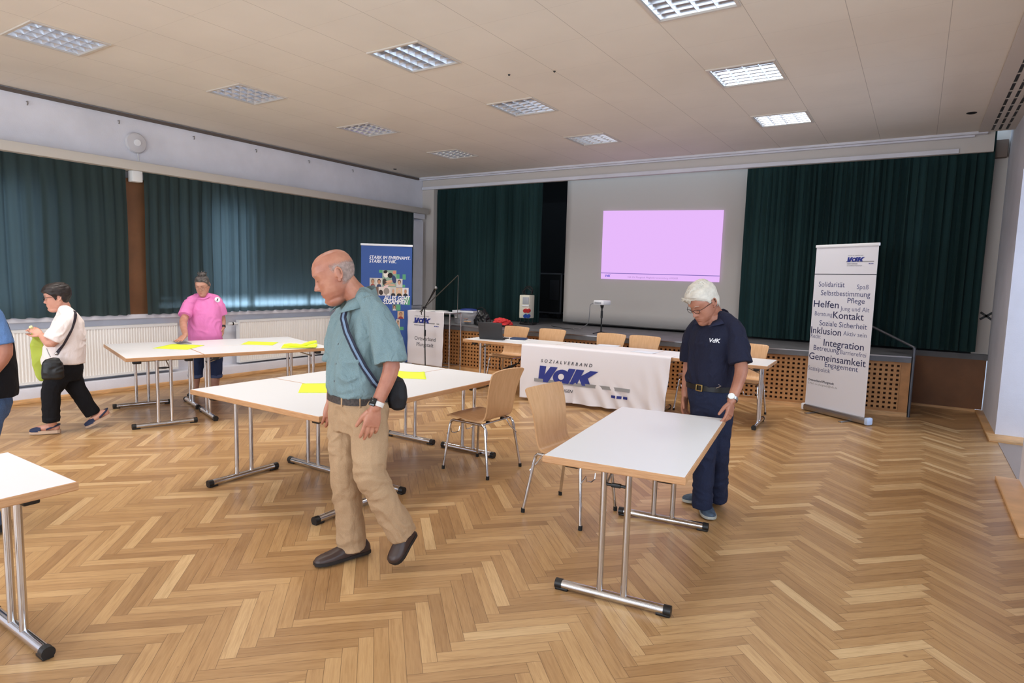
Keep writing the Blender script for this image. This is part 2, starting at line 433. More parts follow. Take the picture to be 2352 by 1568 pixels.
# air slot along the right edge of the ceiling
b = MB(); gx = XR - .36
for x0, x1 in ((gx, gx + .12), (gx + .15, gx + .19), (gx + .22, gx + .26), (gx + .29, gx + .36)):
    b.span((x0, YB, ZC - .016), (x1, 9.86, ZC - .003))
for k in range(46): b.span((gx + .12, YB + .3 * k, ZC - .013), (gx + .29, YB + .3 * k + .012, ZC - .004))
o = tag(b.build('air_grille', M['wallwarm']), 'long slotted air outlet along the right edge of the ceiling', 'vent')
MB().span((gx + .1, YB, ZC - .004), (gx + .31, 9.86, ZC - .002)).build('dark_slot', M['black'], o)
# small conduit box at the top right corner of the stage wall
o = tag(MB().span((.68, 10.2, 3.30), (.82, 10.32, 3.52), bev=.01).build('junction_box', mat('brown_box', (120, 105, 95), .7)), 'brown box high in the corner right of the stage curtain', 'box')
# ================================================================ stage
stage = empty('stage', (-4, 9, 0), 0, 'grey topped stage platform with wooden front full of square holes', 'stage')
stage.location = (0, 0, 0)
X0, X1 = XL, 0.0
def front(x, off=0): return y_front(x) - off
NX = 60
M['deck'] = mat('grey_stage_deck', (98, 98, 100), .55, var=.1, vscale=4, bump=.15, bscale=120)
b = MB()                                             # deck slab with bowed front
top = [(X0 + (X1 - X0) * i / NX, front(X0 + (X1 - X0) * i / NX, .055)) for i in range(NX + 1)]
ol = top + [(0, 10.25), (XR, 10.25), (XR, 14.0), (X0, 14.0)]
b.rings([[(x, y, ZS - .075) for x, y in ol], [(x, y, ZS) for x, y in ol]]); b.build('deck', M['deck'], stage)
b = MB()
for i in range(NX):
    (xa, ya), (xb, yb) = top[i], top[i + 1]
    b.poly([(xa, ya - .004, ZS - .012), (xb, yb - .004, ZS - .012), (xb, yb - .004, ZS + .003), (xa, ya - .004, ZS + .003)])
    b.poly([(xa, ya - .004, ZS + .003), (xb, yb - .004, ZS + .003), (xb, yb + .03, ZS + .003), (xa, ya + .03, ZS + .003)])
b.build('nosing', M['steel'], stage)
# perforated front: real square holes
t = NT('perforated_wood'); n = t.noise(3, 4, stretch=(1, 1, 10)); r = t.ramp(n.outputs[0], [(.3, rgb((168, 116, 68))), (.7, rgb((192, 138, 84)))])
t.link(r.outputs[0], t.b.inputs['Base Color']); t.val('Roughness', .5); M['perf'] = t.m
b = MB(); hole = .029; pitch = .0620; z0, rows = .055, 10
def fp(s, z, d=0):
    y = front(s); dy = .02 * 1 + .0266 * max(0, s + 6.61); nn = V((dy, -1, 0)).normalized()
    return V((s, y, z)) - nn * d
ncol = int((X1 - .1 - X0) / pitch); xs0 = X1 - .1 - ncol * pitch; zt = ZS - .075; pz = (zt - .045 - z0) / rows
for i in range(ncol):
    s0 = xs0 + i * pitch; s1 = s0 + pitch; c = (s0 + s1) / 2
    for k in range(rows):
        q0 = z0 + .02 + k * pz; q1 = q0 + pz; zc = (q0 + q1) / 2
        o = [(s0, q0), (s1, q0), (s1, q1), (s0, q1)]; h = [(c - hole / 2, zc - hole / 2), (c + hole / 2, zc - hole / 2), (c + hole / 2, zc + hole / 2), (c - hole / 2, zc + hole / 2)]
        ov = [b.bm.verts.new(fp(*p)) for p in o]; hv = [b.bm.verts.new(fp(*p)) for p in h]; iv = [b.bm.verts.new(fp(*p, .014)) for p in h]
        for a in range(4):
            d = (a + 1) % 4
            b.bm.faces.new((ov[a], ov[d], hv[d], hv[a])); b.bm.faces.new((hv[a], hv[d], iv[d], iv[a]))
b.build('perforated_panel', M['perf'], stage, smooth=False, normals=False)
b = MB()
for i in range(NX):
    xa, xb = X0 + (X1 - X0) * i / NX, X0 + (X1 - X0) * (i + 1) / NX
    b.poly([fp(xa, .0, .03), fp(xb, .0, .03), fp(xb, zt, .03), fp(xa, zt, .03)])
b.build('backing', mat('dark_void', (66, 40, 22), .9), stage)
b = MB()                                             # frame rails above and below the holes and stiles
for i in range(NX):
    xa, xb = X0 + (X1 - X0) * i / NX, X0 + (X1 - X0) * (i + 1) / NX
    for q0, q1, d in ((z0 + .02 + rows * pz, zt, -.006), (.055, z0 + .02, -.004)):
        b.poly([fp(xa, q0, d), fp(xb, q0, d), fp(xb, q1, d), fp(xa, q1, d)])
        b.poly([fp(xa, q0, d), fp(xb, q0, d), fp(xb, q0, .01), fp(xa, q0, .01)])
for s in (-8.6, -6.9, -4.65, -2.4, -.1):
    b.poly([fp(s, .055, -.006), fp(s + .06 if s < -.2 else 0, .055, -.006), fp(s + .06 if s < -.2 else 0, zt, -.006), fp(s, zt, -.006)])
b.build('panel_frame', mat('panel_frame_wood', (172, 120, 70), .5, var=.08), stage, normals=False)
b = MB()
for i in range(NX):
    xa, xb = X0 + (X1 - X0) * i / NX, X0 + (X1 - X0) * (i + 1) / NX
    b.poly([fp(xa, 0, -.02), fp(xb, 0, -.02), fp(xb, .055, -.02), fp(xa, .055, -.02)]); b.poly([fp(xa, .055, -.02), fp(xb, .055, -.02), fp(xb, .055, .02), fp(xa, .055, .02)])
b.build('base_strip', M['lightwood'], stage, normals=False)
MB().span((0.0, 10.25, .03), (XR - .01, 10.27, ZS - .075)).span((-.03, 9.22, .0), (0, 10.26, ZS - .075)).build('side_panel', M['darkwood'], stage)
MB().span((0.0, 10.22, 0), (XR - .08, 10.25, .03)).build('side_strip', M['lightwood'], stage)
# stage house behind the curtains
b = MB(); b.span((XL - .1, 14.0, 0), (XR + .4, 14.2, 5)); b.span((XL - .2, 10.45, 0), (XL - .1, 14.2, 5)); b.span((XR + .3, 10.45, 0), (XR + .4, 14.2, 5)); b.span((XL - .2, 10.0, 4.4), (XR + .4, 14.2, 4.5))
structure(b.build('wall_backstage', mat('backstage_black', (22, 22, 24), .9)))
MBx = MB(); MBx.span((-7.5, 12.6, ZS + .02), (-4.0, 12.63, 3.32)); tag(MBx.build('backdrop_curtain', mat('black_backdrop', (16, 17, 19), .95)), 'black backdrop hanging deep on the stage left of the screen', 'curtain')

# ---- curtains
def curtain_mat(name, c, trans):
    t = NT(name); n = t.noise(160, 2); r = t.ramp(n.outputs[0], [(.3, rgb([x * .93 for x in c])), (.7, rgb(c))]); t.link(r.outputs[0], t.b.inputs['Base Color'])
    t.val('Roughness', .9); t.val('Specular IOR Level', .2); t.bump(n.outputs[0], .15, .002)
    if trans:
        tr = t.add('ShaderNodeBsdfTranslucent'); tr.inputs[0].default_value = rgb((150, 172, 180))
        mx = t.add('ShaderNodeMixShader'); mx.inputs[0].default_value = trans
        t.link(t.b.outputs[0], mx.inputs[1]); t.link(tr.outputs[0], mx.inputs[2]); t.link(mx.outputs[0], t.out.inputs[0])
    return t.m
M['stage_curtain'] = curtain_mat('green_velvet', (40, 66, 66), 0)
M['window_curtain'] = curtain_mat('green_window_cloth', (54, 67, 64), .25)
def curtain(name, p0, p1, z0, z1, wl, amp, seed, material, label, flare=1.0, step=.014, rows=14):
    p0, p1 = V((*p0, 0)), V((*p1, 0)); L = (p1 - p0).length; t = (p1 - p0) / L; nn = V((t.y, -t.x, 0))
    rd = random.Random(seed); n = int(L / step)
    ph = [0]; a = []
    for i in range(n + 1):
        s = i * step
        k = .75 + .5 * noise.noise(V((s * 1.1, seed, 3.3)))
        ph.append(ph[-1] + 2 * pi * step / (wl * max(.35, k)))
        a.append(amp * (.55 + .75 * abs(noise.noise(V((s * 2.3, seed * 1.7, 0))))))
    b = MB()
    def fn(u, v):
        i = min(n, int(round(u * n))); s = u * L; z = z0 + (z1 - z0) * v
        f = .45 + .55 * (1 - v) ** .5 if v > .9 else 1
        dr = .03 * noise.noise(V((s * 3, v * 2.5, seed)))
        d = (sin(ph[i]) + .35 * sin(2.3 * ph[i] + 1)) * a[i] * f * (1 + (flare - 1) * (1 - v)) + dr * .6
        ds = .35 * a[i] * cos(ph[i]) + .02 * (1 - v) * noise.noise(V((s * 2, seed, v)))
        zz = z + (.006 * sin(ph[i]) if v == 0 else 0)
        return p0 + t * (s + ds) + nn * d + V((0, 0, zz))
    b.grid(fn, n, rows)
    o = b.build(name, material, angle=80, normals=False); return tag(o, label, 'curtain')
yc = XL + .14
curtain('window_curtain', (yc, 4.15), (yc, -.6), .985, 2.86, .19, .026, 11, M['window_curtain'], 'dark green window curtain left of the post, behind the woman in white')
curtain('window_curtain', (yc, 9.6), (yc, 4.36), .985, 2.86, .19, .026, 12, M['window_curtain'], 'dark green window curtain right of the post, behind the woman in pink')
curtain('stage_curtain', (-8.62, 10.16), (-5.94, 10.14), ZS + .012, 3.64, .115, .052, 21, M['stage_curtain'], 'dark green stage curtain on the left behind the microphone stand', 1.1)
curtain('stage_curtain', (-2.33, 10.10), (.69, 10.14), ZS + .035, 3.64, .125, .055, 22, M['stage_curtain'], 'dark green stage curtain on the right behind the white word banner', 1.1)
o = tag(MB().box((XL + .14, 4.26, 2.77), (.12, .13, .14), bev=.01).build('curtain_rail_bracket', M['white']), 'white bracket under the pelmet above the gap between window curtains', 'bracket')

# ---- projection screen with the projected slide
scr = empty('projection_screen', (-3.9, 10.36, ZS), 0, 'large grey white projection screen showing a pink slide', 'screen')
sx0, sx1 = -5.55 + 3.9, -2.1 + 3.9
M['screen'] = mat('screen_fabric', (196, 190, 184), .85)
b = MB(); b.grid(lambda u, v: V((sx0 + (sx1 - sx0) * u + (.05 * (1 - v) ** 2 * (1 if u > .5 else -1) * 0), .012 * sin(u * 9) * (1 - v), .045 + v * 2.75)), 30, 12); b.build('screen_fabric', M['screen'], scr, thick=.002)
MB().cyl((sx0, 0, .035), (sx1, 0, .035), .014).build('bottom_bar', M['black'], scr)
Q = [aty(px, py, 10.335) - V((-3.9, 10.36, ZS)) for px, py in ((1380, 640), (1652, 648), (1663, 482), (1386, 484))]
def slide(x, y, d=0):                                # unit square to the projected quadrilateral
    p = (Q[0] * (1 - x) + Q[1] * x) * (1 - y) + (Q[3] * (1 - x) + Q[2] * x) * y
    return V((p.x, p.y - d, p.z))
def emit(name, c, s):
    t = NT(name); e = t.add('ShaderNodeEmission'); e.inputs[0].default_value = rgb(c); e.inputs[1].default_value = s
    t.link(e.outputs[0], t.out.inputs[0]); return t.m
b = MB(); b.grid(lambda u, v: slide(u, v), 12, 8); pr = b.build('projected_slide', emit('slide_light', (226, 181, 245), 1.0), scr); pr['label'] = 'glowing pink projected slide with a line and small footer'
b = MB(); rect(b, lambda x, y: slide(x, y, .004), 0, .083, 1, .092, 8)
b.build('slide_line', emit('slide_line', (112, 92, 170), 1), pr)
b = MB(); W_, H_ = 1.72, 1.02
sf = lambda x, y: slide(x / W_, y / H_, .005)
text(b, 'VdK OV Pfungstadt Mitgliederversammlung 6.09.2025', .034, sf, .42, .026); b.build('slide_footer', emit('slide_grey', (168, 132, 190), 1), pr)
b = MB(); text(b, 'VdK', .05, sf, .06, .032, shear=.25, bold=.025); b.build('slide_logo', emit('slide_blue', (70, 70, 190), 1), pr)
# ================================================================ recessed louvre lamps
M['louvre'] = mat('mirror_louvre', (222, 226, 232), .2, 1)
M['lampframe'] = mat('lamp_frame', (206, 198, 188), .5)
def make_lamp():
    r = empty('ceiling_lamp', (0, 0, ZC), 0, 'square recessed ceiling lamp with mirror louvres', 'ceiling lamp', 'louvre lamps in the ceiling')
    s = LAMP; e = .022
    b = MB(); b.span((0, 0, -.012), (s, e, .01)); b.span((0, s - e, -.012), (s, s, .01)); b.span((0, e, -.012), (e, s - e, .01)); b.span((s - e, e, -.012), (s, s - e, .01))
    b.build('frame', M['lampframe'], r)
    b = MB(); b.span((e, e, .10), (s - e, s - e, .11)); b.span((0, 0, .01), (s, .006, .11)); b.span((0, s - .006, .01), (s, s, .11)); b.span((0, 0, .01), (.006, s, .11)); b.span((s - .006, 0, .01), (s, s, .11))
    b.build('housing', mat('lamp_housing', (150, 152, 158), .35, .7), r)
    b = MB(); n = 4; w = (s - 2 * e) / n                 # parabolic blades along the lamp, cross blades between
    for k in range(n + 1):
        x = e + k * w
        b.rings([[(x - .018, y, .058), (x + .018, y, .058), (x + .008, y, .028), (x + .0015, y, .003), (x - .0015, y, .003), (x - .008, y, .028)] for y in (e, s - e)])
    m_ = 6; h = (s - 2 * e) / m_
    for k in range(m_ + 1):
        y = e + k * h
        b.rings([[(x, y - .016, .056), (x, y + .016, .056), (x, y + .007, .028), (x, y + .0015, .003), (x, y - .0015, .003), (x, y - .007, .028)] for x in (e, s - e)])
    b.build('louvre', M['louvre'], r, angle=50)
    for k in range(n):
        x = e + (k + .5) * w
        MB().cyl((x, e + .02, .078), (x, s - e - .02, .078), .013).build('tube', M['whiteplastic'], r)
    return r
row = ['left', 'middle', 'right']; rank = ['', '', 'nearest', 'second nearest', 'third nearest', 'farthest']
lamp0 = None
for i, x in enumerate(LAMP_X):
    for k, y in enumerate(LAMP_Y):
        if k < 2: lab = 'square louvre ceiling lamp behind the photographer'
        elif (i, k) in ((1, 2), (2, 2)): lab = 'square louvre ceiling lamp overhead in the %s row, above the picture' % row[i]
        else:
            kk = k if i == 0 else k
            lab = {(0, 2): 'recessed louvre lamp in the left row, the one nearest to the viewer', (0, 3): 'recessed louvre lamp in the left row, second from the viewer', (0, 4): 'recessed louvre lamp in the left row, third from the viewer', (0, 5): 'small looking dark louvre lamp of the left row, nearest the stage corner',
                   (1, 3): 'recessed louvre lamp in the middle row, large one nearest the viewer', (1, 4): 'recessed louvre lamp in the middle row, second from the viewer', (1, 5): 'recessed louvre lamp of the middle row, nearest the stage',
                   (2, 3): 'louvre lamp of the right row cut off by the top edge', (2, 4): 'recessed louvre lamp of the right row with pinkish louvres, second from the stage', (2, 5): 'bluish louvre lamp of the right row, nearest the stage'}[(i, k)]
        if lamp0 is None: lamp0 = make_lamp(); lamp0.location = (x, y, ZC); lamp0['label'] = lab
        else: dup(lamp0, (x, y, ZC), 0, lab)
# ================================================================ folding tables
def beech_mat(name, a, b_, stretch, rough=.42):
    t = NT(name); n = t.noise(6, 5, stretch=stretch); n.inputs['Distortion'].default_value = .4
    r = t.ramp(n.outputs[0], [(.3, rgb(a)), (.7, rgb(b_))]); t.link(r.outputs[0], t.b.inputs['Base Color']); t.val('Roughness', rough); return t.m
M['edge'] = beech_mat('beech_edge', (176, 128, 86), (200, 154, 110), (2, 2, 30))
M['beech'] = beech_mat('beech_plywood', (204, 158, 113), (218, 174, 129), (9, 1.5, 1.5), .36)
TH, TL, TW = .73, 1.4, .70
def make_table():
    r = empty('folding_table', (0, 0, 0), 0, 'white topped folding table', 'table', 'white folding tables with T feet')
    MB().box((0, 0, TH - .0175), (TW - .012, TL - .012, .035), bev=.001, seg=1).build('tabletop', M['laminate'], r)
    b = MB(); prof = [(0, -.0368), (.009, -.0368), (.012, -.033), (.012, -.004), (.009, -.0008), (0, -.0008)]
    hx, hy = TW / 2 - .012, TL / 2 - .012; rs = []
    for sx, sy in ((-1, -1), (1, -1), (1, 1), (-1, 1)):
        rs.append([(sx * (hx + p), sy * (hy + p), TH + z) for p, z in prof])
    b.rings(rs, closed=True); b.build('edge_band', M['edge'], r, angle=30)
    for sy in (-1, 1):
        y = sy * (TL / 2 - .115)
        f = MB().cyl((-.27, y, .028), (.27, y, .028), .0235, n=18).build('foot', M['chrome'], r)
        for sx in (-1, 1):
            c = MB(); c.cyl((sx * .262, y, .028), (sx * .298, y, .028), .0262, n=16); c.box((sx * .262, y, .008), (.07, .042, .015), bev=.004); c.build('end_cap', M['black'], f)
            MB().cyl((sx * .062, y, .03), (sx * .062, y, TH - .036), .0165, n=16).build('leg', M['chrome'], r)
            MB().box((sx * .235, y - sy * .02, TH - .057), (.075, .06, .042), bev=.008).build('hinge_block', M['black'], r)
            MB().tube([(sx * .05, y, .60), (sx * .05, y - sy * .16, .66), (sx * .05, y - sy * .28, TH - .037)], .006, 8).build('brace', M['steel'], r)
        b = MB(); b.cyl((-.062, y, .60), (.062, y, .60), .008, n=10); b.box((0, y, .60), (.05, .02, .02), bev=.004); b.build('crossbar', M['black'], r)
        MB().cyl((-.25, y - sy * .02, TH - .05), (.25, y - sy * .02, TH - .05), .012, n=10).build('pivot_bar', M['steel'], r)
    return r
e1 = V((.2885, .9575, 0)); e2 = V((-.9575, .2885, 0)); OL = V((-6.344, 2.992, 0)); aL = math.atan2(.9575, .2885) - pi / 2
hd = math.atan2(.139, 4.017)
h0 = V((-5.312, 6.969, 0)); hx_ = V((cos(hd), sin(hd), 0)); hy_ = V((-sin(hd), cos(hd), 0))
TABLES = [   # centre, angle of the long side, label
    ((-1.2445, 3.385), radians(7.1), 'lone white table pulled by the white haired man, in front'),
    ((-3.70, 2.86), pi / 2, 'table laid across the near left end of the central block, beside the bald man'),
    ((-4.05, 3.912), 0, 'far left table of the central block, behind the bald man'),
    ((-3.348, 3.912), 0, 'right table of the central block, in front of the wooden chair'),
    (tuple((OL + e1 * .35 + e2 * .7)[:2]), aL + pi / 2, 'table across the left end of the block by the radiators, with a grey folder'),
    (tuple((OL + e1 * 1.402 + e2 * .35)[:2]), aL, 'near table of the block by the radiators, with the crumpled yellow paper'),
    (tuple((OL + e1 * 1.402 + e2 * 1.052)[:2]), aL, 'rear table of the block by the radiators, in front of the woman in pink'),
    (tuple((h0 + hx_ * .67 + hy_ * .35)[:2]), hd + pi / 2, 'left table of the long row before the stage, carrying the laptop'),
    (tuple((h0 + hx_ * 2.01 + hy_ * .35)[:2]), hd + pi / 2, 'middle table of the long row before the stage, draped with the flag'),
    (tuple((h0 + hx_ * 3.35 + hy_ * .35)[:2]), hd + pi / 2, 'right table of the long row before the stage, behind the white haired man'),
    ((-3.162, .43), 0, 'white table corner cut off at the lower left edge of the picture'),
]
t0 = make_table()
for i, ((x, y), a, lab) in enumerate(TABLES):
    if i == 0: o = t0; o.location = (x, y, 0); o.rotation_euler = (0, 0, a); o['label'] = lab
    else: o = dup(t0, (x, y, 0), a, lab)
    if 7 <= i <= 9: o.scale = (1, .957, 1)

# ================================================================ plywood chairs
def make_chair():
    r = empty('plywood_chair', (0, 0, 0), 0, 'beech plywood chair', 'chair', 'beech plywood stacking chairs')
    P = [(.225, .438), (.20, .452), (.12, .452), (.02, .442), (-.07, .434), (-.125, .438), (-.158, .462), (-.178, .51), (-.19, .58), (-.20, .65), (-.217, .73), (-.245, .81), (-.266, .858)]
    Wd = [.40, .41, .415, .41, .395, .385, .375, .372, .376, .388, .41, .435, .442]
    n = 60; acc = [0]
    for a, c in zip(P, P[1:]): acc.append(acc[-1] + math.dist(a, c))
    def cr(arr, s):                                   # catmull-rom through the profile
        s = min(max(s, 0), acc[-1] - 1e-6); i = max(k for k in range(len(acc) - 1) if acc[k] <= s); t = (s - acc[i]) / (acc[i + 1] - acc[i])
        g = lambda k: arr[min(max(k, 0), len(arr) - 1)]
        p0, p1, p2, p3 = g(i - 1), g(i), g(i + 1), g(i + 2)
        return .5 * (2 * p1 + (p2 - p0) * t + (2 * p0 - 5 * p1 + 4 * p2 - p3) * t * t + (3 * p1 - p0 - 3 * p2 + p3) * t ** 3)
    py, pz = [p[0] for p in P], [p[1] for p in P]
    b = MB(); T = .011; up, dn = [], []
    for i in range(n + 1):
        s = acc[-1] * i / n; y, z, w = cr(py, s), cr(pz, s), cr(Wd, s)
        y2, z2 = cr(py, s + .002), cr(pz, s + .002); y1, z1 = cr(py, s - .002), cr(pz, s - .002)
        ty, tz = y2 - y1, z2 - z1; l = math.hypot(ty, tz) or 1; ny, nz = tz / l, -ty / l
        e = min(i, n - i) / n * acc[-1]; w2 = w / 2 - (.028 - sqrt(max(0, .028 ** 2 - (.028 - e) ** 2)) if e < .028 else 0)
        back = max(0, (z - .5) / .36)
        u_, d_ = [], []
        for k in range(13):
            x = -w2 + 2 * w2 * k / 12; dish = back * .020 * (1 - (2 * k / 12 - 1) ** 2) + (1 - min(1, back * 4)) * .004 * (1 - (2 * k / 12 - 1) ** 2)
            q = V((x, y + ny * dish * (1 if back else 1), z + nz * dish))
            u_.append(q); d_.append(q + V((0, ny * T, nz * T)))
        up.append(u_); dn.append(d_)
    rs = [a + c[::-1] for a, c in zip(up, dn)]
    b.rings(rs); sh = b.build('seat_shell', M['beech'], r, angle=40)
    zf = .418
    for sx in (-1, 1):
        # front and rear leg of bent tube meeting in the middle of the side rail
        f = [(sx * .232, .225, .012), (sx * .197, .188, .375)] + [tuple(p) for p in arc((sx * .193, .148, .382), .038, 0.1, pi / 2, 5, (0, 1, 0), (0, 0, 1))] + [(sx * .188, .02, zf + .002)]
        k = [(sx * .232, -.238, .012), (sx * .197, -.178, .375)] + [tuple(p) for p in arc((sx * .193, -.138, .382), .038, 0.1, pi / 2, 5, (0, -1, 0), (0, 0, 1))] + [(sx * .188, .02, zf + .002)]
        for pts in (f, k):
            lg = MB().tube(pts, .011, 12).build('leg', M['chrome'], r)
            MB().cyl((pts[0][0], pts[0][1], 0), (pts[0][0] - sx * .002, pts[0][1], .03), .0135, n=12).build('glide', M['rubber'], lg)
    for y in (.13, -.13): MB().cyl((-.188, y, zf), (.188, y, zf), .009, n=10).build('cross_rail', M['chrome'], r)
    for y in (.13, -.13):
        for x in (-.1, .1): MB().box((x, y, zf + .012), (.03, .022, .014), bev=.003).build('shell_mount', M['black'], r)
    for sx in (-1, 1):
        MB().tube([(sx * .214, .206, .30), (sx * .16, .21, .335), (sx * .15, .21, .30), (sx * .10, .215, .285), (sx * .05, .212, .29), (sx * .04, .21, .33)], .0045, 8).build('linking_hook', M['chrome'], r)
        MB().tube([(sx * .213, -.205, .30), (sx * .16, -.17, .36), (sx * .15, -.135, zf)], .005, 8).build('brace', M['chrome'], r)
    return r
CHAIRS = [((-2.985, 4.21), pi / 2 - .03, 'beech chair facing the central table block, left of the other loose chair'),
      ((-1.907, 3.767), -pi / 2 - .09, 'beech chair with its seat under the lone table, its back to the other chair'),
      ((-5.10, 7.80), pi, 'beech chair behind the laptop, first from the left in the stage row'),
      ((-4.48, 7.82), pi + .03, 'beech chair behind the front row table, second from the left'),
      ((-3.56, 7.84), pi - .02, 'beech chair behind the flag, third from the left before the stage'),
      ((-3.06, 7.86), pi + .04, 'beech chair behind the flag, fourth from the left before the stage'),
      ((-2.235, 7.86), pi, 'beech chair mostly hidden behind the white haired man, at his right arm'),
      ((-1.70, 7.90), pi + .02, 'beech chair at the right end of the stage row, behind the man in navy')]
c0 = make_chair()
for i, ((x, y), a, lab) in enumerate(CHAIRS):
    if i == 0: c0.location = (x, y, 0); c0.rotation_euler = (0, 0, a); c0['label'] = lab
    else: dup(c0, (x, y, 0), a, lab)

# ================================================================ radiators
def radiator(y0, y1, z0, z1, lab, valve):
    r = empty('radiator', (XL + .022, (y0 + y1) / 2, 0), 0, lab, 'radiator', 'white panel radiators under the windows')
    L = y1 - y0; b = MB(); n = int(L / .0333)
    X = .135
    prof = []
    for i in range(n):
        s = -L / 2 + i * L / n; q = L / n
        for t_, d in ((.0, 0), (.3, 0), (.42, .007), (.88, .007)): prof.append((s + q * t_, X - d))
    prof.append((L / 2, X))
    rs = [[(x, s, z) for s, x in prof] + [(.06, L / 2, z), (.06, -L / 2, z)] for z in (z0 + .03, z0 + .05, z1 - .05, z1 - .03)]
    b.rings(rs); b.build('panel', M['radiator'], r, angle=20)
    b = MB(); b.span((.05, -L / 2 - .004, z1 - .032), (X + .004, L / 2 + .004, z1)); b.span((.05, -L / 2 - .006, z0), (X + .002, -L / 2, z1)); b.span((.05, L / 2, z0), (X + .002, L / 2 + .006, z1)); b.span((.05, -L / 2, z0), (X, L / 2, z0 + .03))
    b.build('casing', M['white'], r)
    for s in (-L / 2 + .2, L / 2 - .2): MB().span((-.02, s - .02, z0 + .1), (.06, s + .02, z1 - .1)).build('wall_bracket', M['white'], r)
    if valve:
        b = MB(); b.cyl((.10, -L / 2 - .16, z1 - .05), (.10, -L / 2 - .06, z1 - .05), .022, n=12); b.cyl((.10, -L / 2 - .06, z1 - .05), (.10, -L / 2, z1 - .05), .014, n=10); v = b.build('thermostat_valve', M['white'], r)
        MB().cyl((.10, -L / 2 - .105, z1 - .05), (.10, -L / 2 - .085, z1 - .05), .0235, n=12).build('black_ring', M['black'], v)
radiator(2.30, 4.74, .21, .85, 'white radiator behind the woman in white, left of the woman in pink', False)
radiator(5.70, 8.10, .20, .85, 'white radiator right of the woman in pink, behind the yellow paper', True)
radiator(-.9, 2.08, .21, .85, 'white radiator at the far left edge, beside the man in the vest', True)
# ================================================================ lettering helpers
class Print:
    """flat printing laid out in metres, then mapped onto a surface by fn(x, y)"""
    def __init__(s): s.b = MB()
    def poly(s, pts): s.b.poly([V((x, y, 0)) for x, y in pts]); return s
    def rect(s, x0, y0, x1, y1): return s.poly([(x0, y0), (x1, y0), (x1, y1), (x0, y1)])
    def disc(s, x, y, rx, ry, n=22, a=0): return s.poly([(x + rx * cos(2 * pi * i / n) * cos(a) - ry * sin(2 * pi * i / n) * sin(a), y + rx * cos(2 * pi * i / n) * sin(a) + ry * sin(2 * pi * i / n) * cos(a)) for i in range(n)])
    def text(s, body, size, x=0, y=0, bold=0, **k):
        for i, (dx, dy) in enumerate(((0, 0), (bold, 0), (-bold, 0), (0, bold), (0, -bold)) if bold else ((0, 0),)):
            n0 = len(s.b.bm.verts); text(s.b, body, size, lambda a, b_: V((a, b_, .00012 * i)), x + dx * size, y + dy * size, **k)
        return s
    def build(s, name, fn, m_, parent, cuts=0):
        if cuts:
            bmesh.ops.triangulate(s.b.bm, faces=s.b.bm.faces[:])
            for _ in range(cuts):
                es = [e for e in s.b.bm.edges if e.calc_length() > .035]
                if es: bmesh.ops.subdivide_edges(s.b.bm, edges=es, cuts=1); bmesh.ops.triangulate(s.b.bm, faces=s.b.bm.faces[:])
        for v in s.b.bm.verts:
            z = v.co.z; v.co = fn(v.co.x, v.co.y); v.co.y -= z * 1.0
        return s.b.build(name, m_, parent, smooth=False)
M['ink_blue'] = mat('blue_ink', (38, 52, 138), .6); M['ink_grey'] = mat('grey_ink', (150, 150, 152), .6); M['ink_dark'] = mat('dark_ink', (48, 52, 66), .6)
M['ink_navy'] = mat('navy_ink', (52, 62, 112), .6); M['cloth_white'] = mat('white_cloth', (234, 230, 234), .9, bump=.06, bscale=400, bdist=.001)
def logo(fn, parent, x, y, u, top=None, sub=None, cuts=0, white=None, sub2=None):
    p = Print(); p.rect(x - .3 * u, y - .09 * u, x + 6.5 * u, y + .13 * u); p.build('grey_bar', lambda a, b_: fn(a, b_, .0012), M['ink_grey'], parent, cuts)
    q = lambda p, pts: p.poly([(x + a * u, y + b_ * u) for a, b_ in pts])
    mp = lambda a, b_: fn(a, b_, .0022)
    q(Print(), [(.08, 1), (.56, 1), (.46, .42), (.88, 1), (1.40, 1), (.74, -.06), (0, -.08)]).build('logo_letter', mp, M['ink_blue'], parent, cuts)
    p = Print(); p.disc(x + 1.68 * u, y + .42 * u, .60 * u, .45 * u, a=.35)
    q(p, [(2.22, 1), (2.70, 1), (2.26, 0), (1.70, 0), (1.95, .4)]).build('logo_letter', mp, M['ink_blue'], parent, cuts)
    q(Print(), [(2.76, 1), (3.32, 1), (3.12, .60), (3.74, .99), (4.30, .99), (3.60, .50), (3.84, 0), (3.24, 0), (3.02, .40), (2.88, 0), (2.34, 0)]).build('logo_letter', mp, M['ink_blue'], parent, cuts)
    for k in range(3): Print().rect(x + (5.3 + .40 * k) * u, y - .55 * u, x + (5.6 + .40 * k) * u, y - .38 * u).build('logo_square', mp, M['ink_blue'], parent)
    Print().disc(x + 1.70 * u, y + .41 * u, .22 * u, .20 * u, 14, .3).build('logo_counter', lambda a, b_: fn(a, b_, .0032), white or M['cloth_white'], parent)
    if top: Print().text(top, .30 * u, x + .12 * u, y + 1.24 * u, shear=.22, bold=.012, spacing=1.75).build('logo_heading', lambda a, b_: fn(a, b_, .002), M['ink_dark'], parent)
    if sub: Print().text(sub, .28 * u, x - .05 * u, y - .56 * u, shear=.22, bold=.004).build('logo_region', lambda a, b_: fn(a, b_, .002), M['ink_dark'], parent)
    if sub2: Print().text(sub2, .28 * u, x - .05 * u, y - .98 * u, shear=.22).build('logo_branch', lambda a, b_: fn(a, b_, .002), M['ink_dark'], parent)

